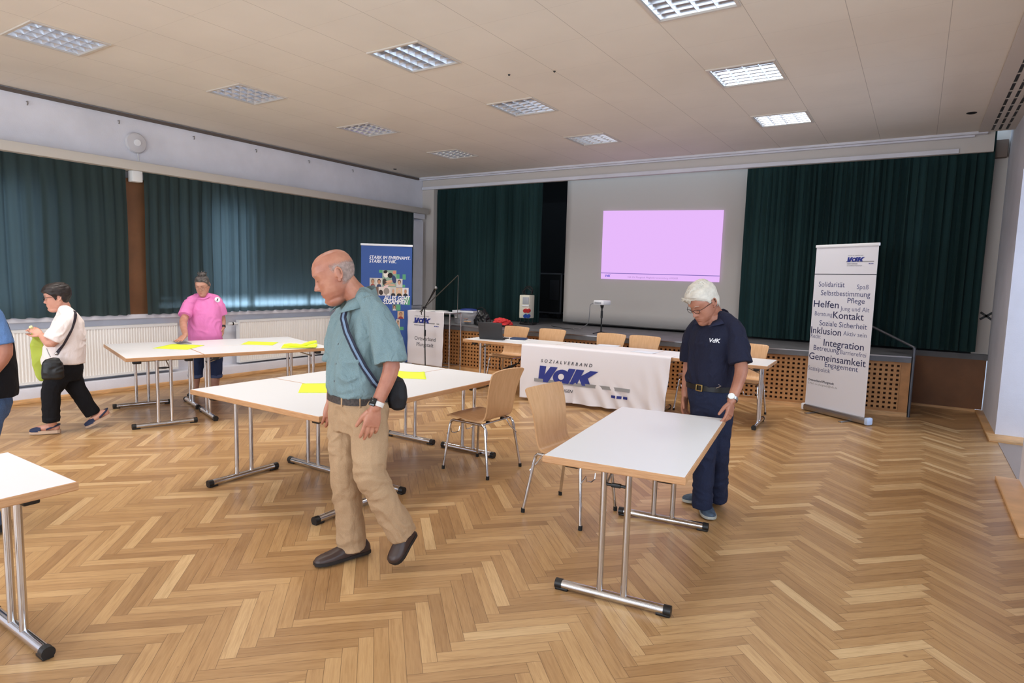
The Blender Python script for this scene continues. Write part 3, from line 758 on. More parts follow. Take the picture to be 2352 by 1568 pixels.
# ================================================================ flag over the middle table
def build_flag():
    # table front edge: local x along the row, hanging 13 mm before it
    o = V((-4.335, 0, 0)); o = h0 + hx_ * ((-4.335 + 5.312) / cos(hd)) - hy_ * .012
    r = empty('banner_flag', o, hd, 'white cloth flag with blue logo hanging from the middle table of the stage row', 'flag')
    Wf, Hf = 2.0, .70
    def fold(x, z):
        v = 1 - z / TH; k = max(0, (v - .45) / .55) ** 1.2
        s = x + .45 * (v - .4) * (1 if x < .8 else -1) * (.6 if x < .8 else 1)
        d = .024 * k * sin(s * 27 + 1.5 * sin(s * 5)) * (.45 if x < .75 else 1) + .005 * sin(x * 3 + 1)
        side = max(0, (x - 1.55) / .45); d += .018 * side * sin((x + z * .35) * 34) * min(1, v * 2)
        return d
    def fn(x, z, d=0): return V((x - .05 * (1 - z / TH) * (x / Wf), -.020 - (d * 1.5 + .005 if d else 0) - fold(x, z) - .03 * (1 - z / TH), z))
    b = MB()
    def g(u, v):
        x = u * Wf
        if v > .84:                                   # the part lying on the table top
            t_ = (v - .84) / .16; return V((x, -.014 + .20 * t_, TH + .004 + .003 * sin(x * 7 + t_ * 5) * t_))
        z = .03 + .04 * u * 0 + (TH + .004 - .03) * (v / .84); p = fn(x, min(z, TH)); p.z = z
        if v == 0: p.z += .012 * sin(x * 4) + .05 * u
        return p
    b.grid(g, 200, 60); b.build('flag_cloth', M['cloth_white'], r, angle=80, thick=.0015)
    logo(fn, r, .28, .285, .195, 'SOZIALVERBAND', 'HESSEN-THÜRINGEN', cuts=3)
build_flag()

# ================================================================ display frame with hanging cloth, left before the stage
def build_vdk():
    x0, x1, y = -7.30, -6.42, 8.06
    r = empty('display_frame', ((x0 + x1) / 2, y, 0), 0, 'chrome tube table frame before the stage, hung with a white cloth', 'frame')
    w = (x1 - x0) / 2
    for sx in (-1, 1):
        for yy in (0, .3): MB().cyl((sx * w, yy, 0), (sx * w, yy, .985), .0125, n=12).build('leg', M['chrome'], r)
    b = MB()
    for z in (.985, .10):
        b.cyl((-w, 0, z), (w, 0, z), .0125, n=12); b.cyl((-w, .3, z), (w, .3, z), .0125, n=12)
        for sx in (-1, 1): b.cyl((sx * w, 0, z), (sx * w, .3, z), .0125, n=12)
    b.build('rail', M['chrome'], r)
    MB().span((-w + .02, .0, .985), (w - .02, .3, .997)).build('top_board', M['laminate'], r)
    c = empty('hanging_cloth', (x0 - .02, y, 0), 0, 'white cloth with blue logo and Ortsverband Pfungstadt, hung on the chrome frame', 'cloth banner')
    W, z1, z0 = .80, 1.0, .09
    def fn(x, z, d=0):
        f = .006 * sin(x * 9 + z * 2) + .004 * sin(z * 21) + .004 * noise.noise(V((x * 5, z * 5, 2)))
        return V((x - .03 * (z1 - z) * (x / W), -.022 - d * 1.5 - f, z))
    b = MB()
    def g(u, v):
        if v > .9: t_ = (v - .9) / .1; return V((u * W, -.016 + .2 * t_, z1 + .004))
        return fn(u * W, z0 + (z1 - z0) * v / .9)
    b.grid(g, 40, 50); b.build('cloth', M['cloth_white'], c, angle=80, thick=.0015)
    logo(fn, c, .15, .80, .085, 'SOZIALVERBAND', 'HESSEN-THÜRINGEN', cuts=2)
    Print().text('Ortsverband', .092, .40, .505, align='CENTER').text('Pfungstadt', .092, .40, .405, align='CENTER').build('town_lettering', lambda a, b_: fn(a, b_, .002), M['ink_dark'], c)
    for k, (dx, dy, a, lab) in enumerate(((.25, .08, .1, 'left white sheet on the chrome frame behind the microphone'), (.50, .12, -.2, 'right white sheet on the chrome frame behind the microphone'))):
        tag(MB().box((0, 0, .0015), (.21, .297, .003)).build('paper_sheet', M['white'], loc=(x0 + dx, y + dy + .03, 1.006 + .003 * k)), lab, 'paper').rotation_euler = (0, 0, a)
build_vdk()

# ================================================================ roll-up banners
M['banner_white'] = mat('banner_film', (224, 224, 232), .5); M['banner_blue'] = mat('blue_banner_film', (38, 78, 152), .45)
def rollup(name, a, bb, pw, ht, lab, film, off=.03):
    a, bb = V((*a, 0)), V((*bb, 0)); d = bb - a; L = d.length; rz = math.atan2(d.y, d.x)
    r = empty(name, a, rz, lab, 'roll-up banner')
    MB().box((L / 2, .0, .05), (L, .09, .075), bev=.015).build('base', M['steel'], r)
    for s in (.02, L - .02): MB().box((s, 0, .05), (.05, .098, .088), bev=.018).build('end_cap', M['whiteplastic'] if s < .5 else mat('daylit_blue_cap', (196, 216, 246), .3), r)  # right cap's pale blue is daylight put into its colour
    for s in (.22 * L, .74 * L): MB().box((s, -.04, .006), (.045, .30, .01), bev=.003).build('stabiliser', M['steel'], r)
    b = MB(); b.rings([[(off, -.012, z), (off + pw, -.012, z), (off + pw, -.0105, z), (off, -.0105, z)] for z in (.085, ht - .01)]); b.build('printed_film', film, r)
    MB().box((off + pw / 2, -.01, ht), (pw + .02, .022, .035), bev=.005).build('top_rail', M['whiteplastic'], r)
    MB().cyl((L / 2, .03, .06), (L / 2, .01, ht), .009, n=10).build('pole', M['steel'], r)
    return r, (lambda x, z, d=0: V((off + x, -.0125 - d * .6, z)))
r, fn = rollup('white_banner', (-1.133, 8.815), (-.35, 8.283), .85, 2.10, 'tall white roll-up banner of blue words before the right stage curtain', M['banner_white'])
def bz(v): return .085 + (2.095 - .085) * (1 - v)
# word positions measured in the banner's own width and height: (word, x0, x1, baseline)
WORDS = [('Solidarität', .085, .525, .247, 0), ('Spaß', .72, .90, .255, 1), ('Selbstbestimmung', .135, .935, .300, 0), ('Helfen', .025, .455, .375, 2), ('Pflege', .59, .86, .340, 0), ('Jung und Alt', .485, .94, .387, 1),
         ('Beratung', .055, .36, .428, 1), ('Kontakt', .375, .865, .437, 2), ('Soziale Sicherheit', .15, .925, .488, 0), ('Inklusion', .012, .53, .541, 2), ('Aktiv sein', .565, .93, .535, 1), ('Recht', .015, .19, .571, 1),
         ('Integration', .25, .905, .612, 2), ('Betreuung', .08, .52, .646, 0), ('Barrierefrei', .54, .95, .650, 1), ('Gemeinsamkeit', .012, .955, .706, 2), ('Engagement', .30, .845, .742, 0), ('Sozialpolitik', .01, .40, .777, 1)]
inks = [M['ink_navy'], mat('pale_navy_ink', (96, 102, 140), .6), mat('deep_navy_ink', (34, 40, 84), .6)]
for wd, x0, x1, bl, k in WORDS:
    tmp = MB(); text(tmp, wd, 1, lambda x, y: V((x, y, 0))); xs = [v.co.x for v in tmp.bm.verts]; tmp.bm.free()
    wdt = max(xs) - min(xs); sz = {0: .082, 1: .068, 2: .108}[k] * 1.12
    xsc = (x1 - x0) * .85 / (wdt * sz)
    Print().text(wd, sz, x0 * .85 - min(xs) * sz * xsc, bz(bl), xs=xsc, bold=.006 if k == 2 else 0).build('word', fn, inks[k], r)
logo(fn, r, .455, bz(.095), .054, 'SOZIALVERBAND', 'HESSEN-THÜRINGEN', white=M['banner_white'], sub2='ORTSVERBAND PFUNGSTADT')
Print().rect(0, bz(.172), .85, bz(.167)).build('dividing_line', fn, M['ink_dark'], r)
Print().text('Ortsverband Pfungstadt', .040, .02, bz(.845), bold=.02).build('contact_name', fn, M['ink_dark'], r)
Print().text('E-Mail: ov-pfungstadt@vdk.de', .036, .02, bz(.866)).build('contact_mail', fn, M['ink_grey'], r)

r, fn = rollup('blue_banner', (-8.03, 7.61), (-7.39, 8.225), .86, 2.10, 'tall blue roll-up banner with photo tiles in the far left corner', M['banner_blue'], .015)
M['print_white'] = mat('print_white', (240, 240, 244), .6)
Print().text('STARK IM EHRENAMT.', .076, .134, 1.862, shear=.2, bold=.022, xs=.92).text('STARK IM VdK.', .076, .134, 1.797, shear=.2, bold=.022, xs=.92).build('headline', fn, M['print_white'], r)
Print().text('ALLES GEHT', .10, .385, 1.163, shear=.15, bold=.03, xs=.80).text('ZUSAMMEN', .10, .362, 1.094, shear=.15, bold=.03, xs=.80).build('slogan', lambda x, z, d=0: fn(x, z, .010), M['print_white'], r)
def tile(x0, z0, x1, z1, bgc, kind, seed):
    rd = random.Random(seed)
    Print().rect(x0, z0, x1, z1).build('photo_tile', lambda a, b_: fn(a, b_, .001), mat('tile_ground', bgc, .6), r)
    skin = [(208, 160, 130), (190, 140, 110), (222, 178, 150)][seed % 3]; hair = [(50, 38, 32), (120, 100, 84), (196, 192, 188), (36, 30, 30)][seed % 4]; sh = [(60, 70, 100), (150, 60, 60), (40, 40, 44), (205, 200, 195)][seed % 4]
    w, h, cx = x1 - x0, z1 - z0, (x0 + x1) / 2
    if kind == 'face':
        Print().poly([(x0 + .1 * w, z0), (x1 - .1 * w, z0), (x1 - .2 * w, z0 + .24 * h), (cx, z0 + .34 * h), (x0 + .2 * w, z0 + .24 * h)]).build('tile_clothes', lambda a, b_: fn(a, b_, .002), mat('tile_clothes', sh, .7), r)
        Print().disc(cx, z0 + .62 * h, .27 * w, .29 * h, 16).build('tile_hair', lambda a, b_: fn(a, b_, .003), mat('tile_hair', hair, .7), r)
        Print().disc(cx, z0 + .54 * h, .21 * w, .25 * h, 16).build('tile_face', lambda a, b_: fn(a, b_, .004), mat('tile_skin', skin, .7), r)
G = (86, 160, 118)
for x0, z0, x1, z1 in ((.30, 1.625, .36, 1.675), (.596, 1.52, .648, 1.61), (.70, 1.52, .755, 1.61), (.70, 1.385, .745, 1.43), (.735, 1.08, .83, 1.22), (.60, .98, .67, 1.088), (.66, .64, .725, .70)):
    Print().rect(x0, z0, x1, z1).build('green_tile', lambda a, b_: fn(a, b_, .0005), mat('green_print', G, .6), r)
tile(.144, 1.384, .249, 1.536, (196, 190, 180), 'face', 1); tile(.249, 1.384, .356, 1.536, (214, 204, 196), 'face', 4); tile(.592, 1.384, .70, 1.53, (206, 198, 196), 'face', 3)
tile(.16, 1.236, .295, 1.384, (120, 96, 84), 'face', 9); tile(.493, 1.236, .592, 1.384, (206, 198, 190), 'face', 6); tile(.592, 1.236, .70, 1.377, (214, 180, 140), 'face', 2); tile(.70, 1.236, .805, 1.377, (224, 220, 222), 'face', 10)
tile(.295, 1.236, .493, 1.384, (226, 214, 206), 'none', 5); tile(.356, 1.384, .596, 1.675, (146, 170, 150), 'none', 8)
tile(.53, .98, .60, 1.088, (120, 130, 120), 'face', 7); tile(.62, .84, .73, .97, (214, 178, 140), 'face', 13); tile(.60, .66, .66, .83, (218, 200, 180), 'face', 12)
for k, (cx, cz, rx, rz_, c) in enumerate(((.42, 1.60, .045, .055, (236, 226, 214)), (.49, 1.585, .045, .045, (30, 26, 26)), (.41, 1.645, .035, .028, (32, 28, 28)), (.395, 1.47, .035, .06, (60, 54, 52)), (.48, 1.485, .07, .016, (222, 176, 146)), (.46, 1.45, .075, .016, (206, 156, 126)), (.52, 1.42, .06, .016, (214, 168, 138)), (.555, 1.52, .035, .07, (44, 60, 104)), (.42, 1.395, .05, .02, (234, 200, 196)), (.43, 1.31, .05, .06, (150, 140, 132)), (.335, 1.29, .035, .045, (60, 48, 44)), (.46, 1.255, .02, .016, (240, 236, 228)), (.56, 1.64, .03, .03, (216, 140, 122)))):
    Print().disc(cx, cz, rx, rz_, 16, .2 * (k % 3)).build('photo_shape', lambda a, b_: fn(a, b_, .0015 + .0002 * k), mat('photo_shape', c, .7), r)

# ================================================================ microphone on boom stand
def build_mic():
    Y = 7.75; p0 = aty(977, 838, Y); x = p0.x
    r = empty('microphone_stand', (x, Y, 0), 0, 'black microphone stand with raised boom before the cloth frame', 'microphone stand')
    at = lambda px, py: aty(px, py, Y) - V((x, Y, 0))
    MB().lathe([(.0, 0), (.13, 0), (.13, .012), (.10, .022), (.02, .03), (.0, .03)]).build('base', M['black'], r)
    t_ = at(975, 706); MB().cyl((0, 0, .02), (t_.x, 0, t_.z), .0095, n=12).build('pole', M['black'], r)
    b = MB(); b.cyl((t_.x, -.03, t_.z), (t_.x, .03, t_.z), .018, n=12); b.tube([(t_.x, -.02, t_.z), (t_.x - .05, -.02, t_.z - .09), (t_.x - .04, -.02, t_.z - .12)], .008, 8); b.build('clutch', M['black'], r); MB().cyl((t_.x * .5, 0, .62), (t_.x * .5, 0, .72), .016, n=12).build('height_grip', M['black'], r)
    e = at(1052, 632); s = t_ + (t_ - e) * .14
    MB().cyl(s, e, .0075, n=10).build('boom', mat('worn_boom', (74, 72, 68), .5, .3), r)
    q = at(1050, 742); MB().tube([e, e + V((.008, 0, -.03)), e + V((.005, 0, -.3)), q + V((0, 0, 0))], .0045, 8).build('cable', mat('grey_cable', (86, 84, 80), .6), r)
    a, h = at(985, 690), at(1001, 661); d = (h - a).normalized()
    bo = MB(); bo.tube([a, a + d * .12, h - d * .03, h - d * .015], [.011, .015, .019, .021], 14); mic = bo.build('microphone', M['black'], r)
    MB().ell(h, (.026, .026, .026)).build('grille', mat('mic_grille', (150, 150, 150), .35, .8, bump=.4, bscale=500), mic)
    MB().cyl(t_, a, .008, n=8).build('mic_arm', M['black'], r)
build_mic()

# ================================================================ things on the stage
def build_stage_things():
    # storage box with blue lid
    o = V((-6.70, 8.90, ZS + .004)); r = empty('storage_box', o, .12, 'clear plastic storage box with blue lid on the stage, left of the black bag', 'box')
    t = NT('clear_plastic'); t.val('Base Color', rgb((205, 205, 212))); t.val('Roughness', .25); t.val('Alpha', .38); M['clear'] = t.m
    b = MB(); b.rings([[(sx * w, sy * d, z) for sx, sy in ((-1, -1), (1, -1), (1, 1), (-1, 1))] for w, d, z in ((.17, .12, .002), (.20, .145, .22))], cap=False); b.poly([(-.17, -.12, .002), (.17, -.12, .002), (.17, .12, .002), (-.17, .12, .002)]); b.build('tub', M['clear'], r, thick=.003)
    b = MB(); b.rings([[(sx * w, sy * d, z) for sx, sy in ((-1, -1), (1, -1), (1, 1), (-1, 1))] for w, d, z in ((.205, .15, .205), (.212, .157, .205), (.212, .157, .235), (.205, .15, .235))], closed=True); b.build('rim', M['whiteplastic'], r)
    b = MB(); b.ell((.03, .01, .238), (.17, .13, .035), u=20, v=8); b.build('lid', mat('blue_lid', (34, 52, 120), .5), r)
    rd = random.Random(5)
    for k in range(9):
        c = [(225, 222, 216), (205, 160, 120), (180, 178, 176), (230, 226, 224), (150, 120, 110)][k % 5]
        b = MB(); b.box((rd.uniform(-.1, .1), rd.uniform(-.07, .07), .03 + .016 * k), (rd.uniform(.12, .24), rd.uniform(.06, .14), .014), rot=rd.uniform(0, 3), bev=.004)
        tag(b.build('craft_piece', mat('craft_piece', c, .7), loc=o), 'odds and ends lying inside the clear storage box', 'craft supply', 'contents of the storage box')
    # black bag: crumpled cloth
    def lump(name, c, rr, m_, seed, amp, lab, cat, rz=0):
        b = MB(); bmesh.ops.create_icosphere(b.bm, subdivisions=5, radius=1)
        for v in b.bm.verts:
            p = v.co.copy(); d = noise.noise(p * 1.7 + V((seed, 0, 0))) * amp + noise.noise(p * 4 + V((0, seed, 0))) * amp * .5 + abs(noise.noise(p * 7 + V((0, 0, seed)))) * amp * .3
            p = p * (1 + d); p.z = max(p.z, -.55); v.co = V((p.x * rr[0], p.y * rr[1], (p.z + .55) * rr[2]))
        o = b.build(name, m_, loc=c, angle=80); o.rotation_euler = (0, 0, rz); return tag(o, lab, cat)
    bag = lump('black_bag', (-6.29, 8.80, ZS + .004), (.125, .10, .15), mat('black_nylon', (16, 16, 18), .45, bump=.3, bscale=30), 4, .4, 'crumpled black bag on the stage between plastic box and red cloth', 'bag')
    MB().tube([(-.12, 0, .2), (-.08, -.03, .29), (0, -.02, .31), (.07, -.02, .27), (.1, 0, .18)], .009, 8).build('handle', M['black_cloth'], bag)
    lump('red_cloth', (-5.96, 8.92, ZS + .028), (.16, .11, .07), mat('red_fabric', (206, 52, 54), .9, bump=.2, bscale=120), 9, .45, 'crumpled red cloth on the stage behind the laptop', 'cloth', .1)
    o = tag(MB().box((0, 0, .012), (.36, .24, .024), bev=.006).build('flat_case', M['black'], loc=(-5.90, 8.90, ZS + .004)), 'flat black case lying on the stage under the red cloth', 'case')
    # power distributor on a stand
    p = V((-5.96, 9.72, ZS + .004)); r = empty('power_distributor', p, .1, 'white power distributor box with red and blue sockets before the left curtain', 'power distributor')
    MB().box((0, 0, .32), (.20, .22, .42), bev=.012).build('housing', mat('ivory_plastic', (224, 220, 200), .45), r)
    MB().box((.03, -.115, .43), (.12, .012, .13), bev=.004).build('meter_panel', mat('grey_panel', (170, 172, 176), .4), r)
    b = MB(); b.box((.03, -.118, .34), (.14, .018, .02), bev=.004); b.build('flap', M['whiteplastic'], r)
    b = MB()
    for x in (.035, .095): b.cyl((x, -.10, .255), (x, -.155, .245), .036, n=18)
    b.build('red_socket', mat('red_plastic', (190, 44, 44), .4), r)
    b = MB()
    for x in (.035, .095): b.cyl((x, -.10, .160), (x, -.145, .148), .034, n=18)
    b.build('blue_socket', mat('blue_plastic', (40, 76, 160), .4), r)
    MB().tube([(-.09, 0, .55), (-.09, 0, .60), (0, 0, .66), (.09, 0, .60), (.09, 0, .55)], .012, 10).build('carry_handle', M['black'], r)
    b = MB(); b.tube(arc((0, .05, .60), .09, 0, 2 * pi, 24, (1, 0, 0), (0, 0, 1))[:-1], .008, 8, closed=True); b.tube(arc((.01, .03, .60), .075, 0, 2 * pi, 24, (1, 0, 0), (0, .3, 1))[:-1], .008, 8, closed=True); b.build('coiled_cable', M['rubber'], r)
    b = MB()
    for sx in (-1, 1):
        for sy in (-1, 1): b.cyl((sx * .08, sy * .09, 0), (sx * .08, sy * .09, .1), .012, n=10)
    b.box((.06, -.05, .012), (.26, .2, .024), bev=.006); b.build('stand', M['black'], r)
    # small projector on its pole
    q = V((-4.115, 8.955, ZS + .004)); r = empty('projector', q, -.25, 'small white projector on a black pole at the stage edge', 'projector')
    b = MB()
    for k in range(3):
        a = k * 2 * pi / 3 + .4; b.tube([(0, 0, .03), (.17 * cos(a), .17 * sin(a), .008)], .008, 8)
    b.build('foot', M['black'], r)
    zt = aty(1379, 701, 8.955).z - ZS
    b = MB(); b.cyl((0, 0, .02), (0, 0, zt - .05), .012, n=12); b.cyl((0, 0, zt - .2), (0, 0, zt - .09), .018, n=12); b.cyl((0, 0, zt - .05), (0, 0, zt), .02, .03, n=12); b.build('pole', M['black'], r)
    bo = MB().box((0, 0, zt + .04), (.20, .19, .072), bev=.014).build('housing', M['whiteplastic'], r)
    MB().cyl((.04, .09, zt + .045), (.04, .103, zt + .045), .028, n=20).build('lens', M['black'], bo)
    MB().box((-.01, -.096, zt + .035), (.13, .004, .03), bev=.001).build('vent', mat('vent_grey', (160, 162, 168), .5), bo)
    b = MB(); L_ = aty(1362, 700, 8.95) - q
    pts = [V((-.08, -.08, zt + .03)), V((-.15, -.10, zt + .0)), V((-.18, -.08, zt - .12)), V((-.23, -.04, zt - .28)), V((-.33, 0, .10)), V((-.46, .05, .04)), V((-.62, .10, .012)), V((-.78, .22, .012))]
    sm = []
    for i in range(len(pts) - 1):
        p0, p1, p2, p3 = pts[max(0, i - 1)], pts[i], pts[i + 1], pts[min(len(pts) - 1, i + 2)]
        for k in range(6):
            t_ = k / 6; sm.append(.5 * (2 * p1 + (p2 - p0) * t_ + (2 * p0 - 5 * p1 + 4 * p2 - p3) * t_ * t_ + (3 * p1 - p0 - 3 * p2 + p3) * t_ ** 3))
    b.tube(sm + [pts[-1]], .006, 8); b.build('cable', mat('grey_lead', (130, 130, 132), .5), r)
    o = tag(MB().tube([(0, 0, .007), (.1, -.12, .007), (.28, -.2, .007), (.40, -.35, .007), (.62, -.36, .007), (.70, -.30, .007)], .006, 8).build('floor_cable', mat('dark_lead', (60, 60, 62), .6), loc=(-5.45, 9.75, ZS)), 'thin dark cable lying on the stage floor left of the projector', 'cable')
    # flight case in the dark wing
    r = empty('flight_case', (-6.55, 11.55, ZS + .004), 0, 'black flight case with metal edges in the dark gap left of the screen', 'case')
    W2, D2, H2 = .60, .6, .82
    MB().span((-W2 / 2, 0, .12), (W2 / 2, D2, .12 + H2)).build('body', mat('case_black', (18, 18, 20), .6), r)
    b = MB()
    for x in (-W2 / 2, W2 / 2):
        for yy in (0, D2): b.box((x, yy, .12 + H2 / 2), (.03, .03, H2 + .03))
    for z in (.12, .12 + H2):
        for x in (-W2 / 2, W2 / 2): b.box((x, D2 / 2, z), (.03, D2, .03))
        for yy in (0, D2): b.box((0, yy, z), (W2, .03, .03))
    b.build('edge_profile', mat('case_alu', (130, 130, 134), .4, .6), r)
    MB().box((.14, -.008, .60), (.22, .016, .42), bev=.004).build('front_flap', mat('flap_dark', (40, 40, 44), .6), r)
    for sx in (-1, 1):
        for yy in (.08, D2 - .08):
            b = MB(); b.cyl((sx * .22 - .015, yy, .05), (sx * .22 + .015, yy, .05), .05, n=16); b.box((sx * .22, yy, .105), (.08, .08, .03)); b.build('castor', mat('castor_grey', (58, 58, 62), .5), r)
build_stage_things()
# handrail at the right stage corner
r = empty('handrail', (.02, 9.2, 0), 0, 'grey metal handrail at the right corner of the stage', 'handrail')
MB().cyl((0, 0, 0), (0, 0, .87), .019, n=12).build('post', mat('grey_metal', (96, 98, 104), .4, .7), r)
MB().tube([(0, 0, .85), (0, .02, .875), (-.06, .10, .90), (-.78, 1.0 - .25, 1.20)], .016, 12).build('rail', mat('rail_metal', (120, 122, 126), .35, .8), r)

# ================================================================ wall and ceiling details
b = MB(); c = aty(2272, 726, 10.30)
for a in (pi / 4 - .15, -pi / 4 + .15): b.box((0, 0, 0), (.16, .004, .028), rot=Matrix.Rotation(a, 3, 'Y'))
tag(b.build('tape_cross', M['black'], loc=(c.x - .03, 10.316, c.z)), 'black tape cross stuck on the wall right of the stage curtain', 'tape')
o = empty('wall_disc', (XL, 4.34, 3.22), 0, 'round white fixture on the left wall above the curtain pelmet', 'wall fixture')
b = MB(); b.lathe([(0, 0), (.125, 0), (.135, .02), (.12, .045), (.05, .06), (0, .062)], axis=Matrix.Rotation(pi / 2, 3, 'Y'), n=32); b.build('dish', mat('disc_white', (206, 204, 208), .6), o)
MB().lathe([(.035, .05), (.045, .062), (.04, .072), (0, .074)], axis=Matrix.Rotation(pi / 2, 3, 'Y'), n=24).build('centre_cap', M['whiteplastic'], o)
MB().tube([(.02, .02, -.12), (.012, .03, -.2), (.012, .05, -.27)], .006, 8).build('cord', M['white'], o)
pos = ['second from the left', 'third from the left', 'fourth from the left', 'fifth from the left', 'sixth from the left', 'nearest the stage']
lab = ['nearest the left edge of the picture', 'just left of the round fixture', 'first to the right of the round fixture', 'second to the right of the round fixture', 'third to the right of the round fixture', 'nearest the stage']
h = None
for k, y in enumerate((3.16, 4.14, 5.13, 6.12, 7.12, 8.09)):
    if h is None: h = tag(MB().tube([(0, 0, .02), (.03, 0, .02), (.035, 0, -.005), (.02, 0, -.02)], .007, 8).build('wall_hook', M['steel'], loc=(XL, y, 3.44)), None, 'hook', 'small hooks under the ceiling of the left wall'); q = h
    else: q = h.copy(); COL.objects.link(q); q.location = (XL, y, 3.44)
    q['label'] = 'small metal hook high on the left wall, ' + lab[k]
for (x, y), lb, s in (((-8.45, 8.88), 'small dark ceiling socket near the left stage corner', .035), ((.35, 8.83), 'torn dark hole in the ceiling above the right curtain', .05), ((-3.52, 5.28), 'tiny dark hook in the ceiling between the lamp rows, left one', .012), ((-3.08, 5.40), 'tiny dark hook in the ceiling between the lamp rows, right one', .012)):
    tag(MB().lathe([(0, -.012), (s * .6, -.012), (s, -.004), (s, 0), (0, 0)], n=16).build('ceiling_socket', M['black'], loc=(x, y, ZC)), lb, 'ceiling fitting')

# ================================================================ things on the tables
def sheet(name, corners, m_, lab, z=TH, cat='paper', group=None, curl=.0):
    c = [V((x, y, 0)) for x, y in corners]; o = sum(c, V((0, 0, 0))) / 4
    b = MB(); b.grid(lambda u, v: (c[0] * (1 - u) + c[1] * u) * (1 - v) + (c[3] * (1 - u) + c[2] * u) * v - o + V((0, 0, .0022 + curl * (abs(2 * u - 1) ** 3) * v)), 10, 6)
    q = b.build(name, m_, loc=(o.x, o.y, z), thick=.001); return tag(q, lab, cat, group)
M['neon'] = mat('neon_paper', (232, 250, 62), .7); M['neon'].node_tree.nodes['Principled BSDF'].inputs['Emission Color'].default_value = rgb((232, 250, 62)); M['neon'].node_tree.nodes['Principled BSDF'].inputs['Emission Strength'].default_value = 0
def para(a, ang, w, h):
    a = V((*a, 0)); x = V((cos(ang), sin(ang), 0)); y = V((-sin(ang), cos(ang), 0)); return [tuple(p[:2]) for p in (a, a + x * w, a + x * w + y * h, a + y * h)]
sheet('neon_sheet', [tuple(atz(px, py, TH)[:2]) for px, py in ((685, 902), (800, 902), (800, 880), (694, 881))], M['neon'], 'neon yellow sheet on the central block, left of the bald man', group='neon yellow sheets on the tables')
sheet('neon_sheet', [tuple(atz(px, py, TH)[:2]) for px, py in ((905, 868), (979, 871), (975, 855), (915, 853))], M['neon'], 'neon yellow sheet on the central block, right of the bald man', group='neon yellow sheets on the tables', curl=.006)
sheet('neon_sheet', [tuple(atz(px, py, TH)[:2]) for px, py in ((350, 800), (430, 803), (470, 793), (396, 790))], M['neon'], 'neon yellow sheet by the grey folder, in front of the woman in pink', group='neon yellow sheets on the tables')
sheet('neon_sheet', [tuple(atz(px, py, TH)[:2]) for px, py in ((553, 791), (626, 793), (640, 786), (570, 784))], M['neon'], 'neon yellow sheet beside the crumpled yellow paper by the radiators', group='neon yellow sheets on the tables')
gf = [tuple(atz(px, py, TH)[:2]) for px, py in ((397, 785), (415, 792), (441, 789), (425, 783))]
sheet('grey_folder', gf, mat('grey_card', (150, 152, 160), .6), 'grey folder under the hand of the woman in pink', z=TH + .002, cat='folder')
# crumpled yellow paper with a rolled edge
a, c = atz(645, 800, TH), atz(726, 800, TH); d = (c - a); L_ = d.length; r = empty('crumpled_neon_paper', a, math.atan2(d.y, d.x), 'crumpled neon yellow paper with a rolled edge on the table by the radiators', 'paper')
b = MB(); b.grid(lambda u, v: V((u * L_, .30 * v - .02 * u, .004 + .022 * (sin(u * 5 + v * 3) ** 2) * v + .012 * u * (1 - v))), 24, 14); b.build('sheet', M['neon'], r, thick=.001, angle=80)
b = MB(); b.tube([(.02, .14, .025), (.25 * L_, .10, .03), (.55 * L_, .10, .022), (.8 * L_, .14, .05), (L_ * .98, .17, .062)], [.012, .02, .017, .02, .016], 12); b.build('rolled_edge', M['neon'], r, angle=80)
# laptop, books, papers on the stage row
lp = h0 + hx_ * .34 + hy_ * .20; r = empty('laptop', (lp.x, lp.y, TH), hd + .18, 'open black laptop on the left table of the stage row, its back to the hall', 'laptop')
MB().box((0, .13, .011), (.36, .25, .018), bev=.005).build('base', mat('laptop_base', (32, 32, 35), .5), r)
t_ = Matrix.Rotation(radians(14), 3, 'X'); MB().box((0, -.025, .132), (.36, .01, .235), rot=t_, bev=.004).build('lid', mat('laptop_lid', (44, 44, 47), .5), r)
MB().box((0, -.0335, .15), (.045, .002, .006), rot=t_).build('maker_mark', mat('mark_grey', (90, 90, 94), .5), r)
MB().box((0, .15, .0205), (.30, .14, .002)).build('keyboard', M['black'], r)
bk = h0 + hx_ * .62 + hy_ * .42
o = tag(MB().box((0, 0, .011), (.22, .17, .022), bev=.004).build('blue_notebook', mat('blue_cover', (40, 58, 92), .5), loc=(bk.x + .03, bk.y + .03, TH + .0095)), 'dark blue notebook lying right of the laptop', 'notebook'); o.rotation_euler = (0, 0, .3)
o = tag(MB().box((0, 0, .004), (.30, .21, .008), bev=.002).build('paper_pad', M['white'], loc=(bk.x + .03, bk.y, TH + .0008)), 'white paper pad under the blue notebook', 'paper pad'); o.rotation_euler = (0, 0, .1)
o = tag(MB().box((0, 0, .006), (.10, .15, .012), bev=.003).build('white_booklet', M['whiteplastic'], loc=(bk.x - .135, bk.y + .20, TH + .001)), 'small white booklet between laptop and blue notebook', 'booklet'); o.rotation_euler = (0, 0, -.2)
for px, py, a, lb in ((1398, 794, .15, 'pale sheet of paper on the stage row behind the flag'), (1480, 808, -.1, 'pale sheet of paper on the stage row, nearer the white haired man')):
    p = atz(px, py, TH); sheet('paper_sheet', para((p.x - .15, p.y - .1), a, .297, .21), mat('pale_paper', (226, 232, 244), .6), lb)
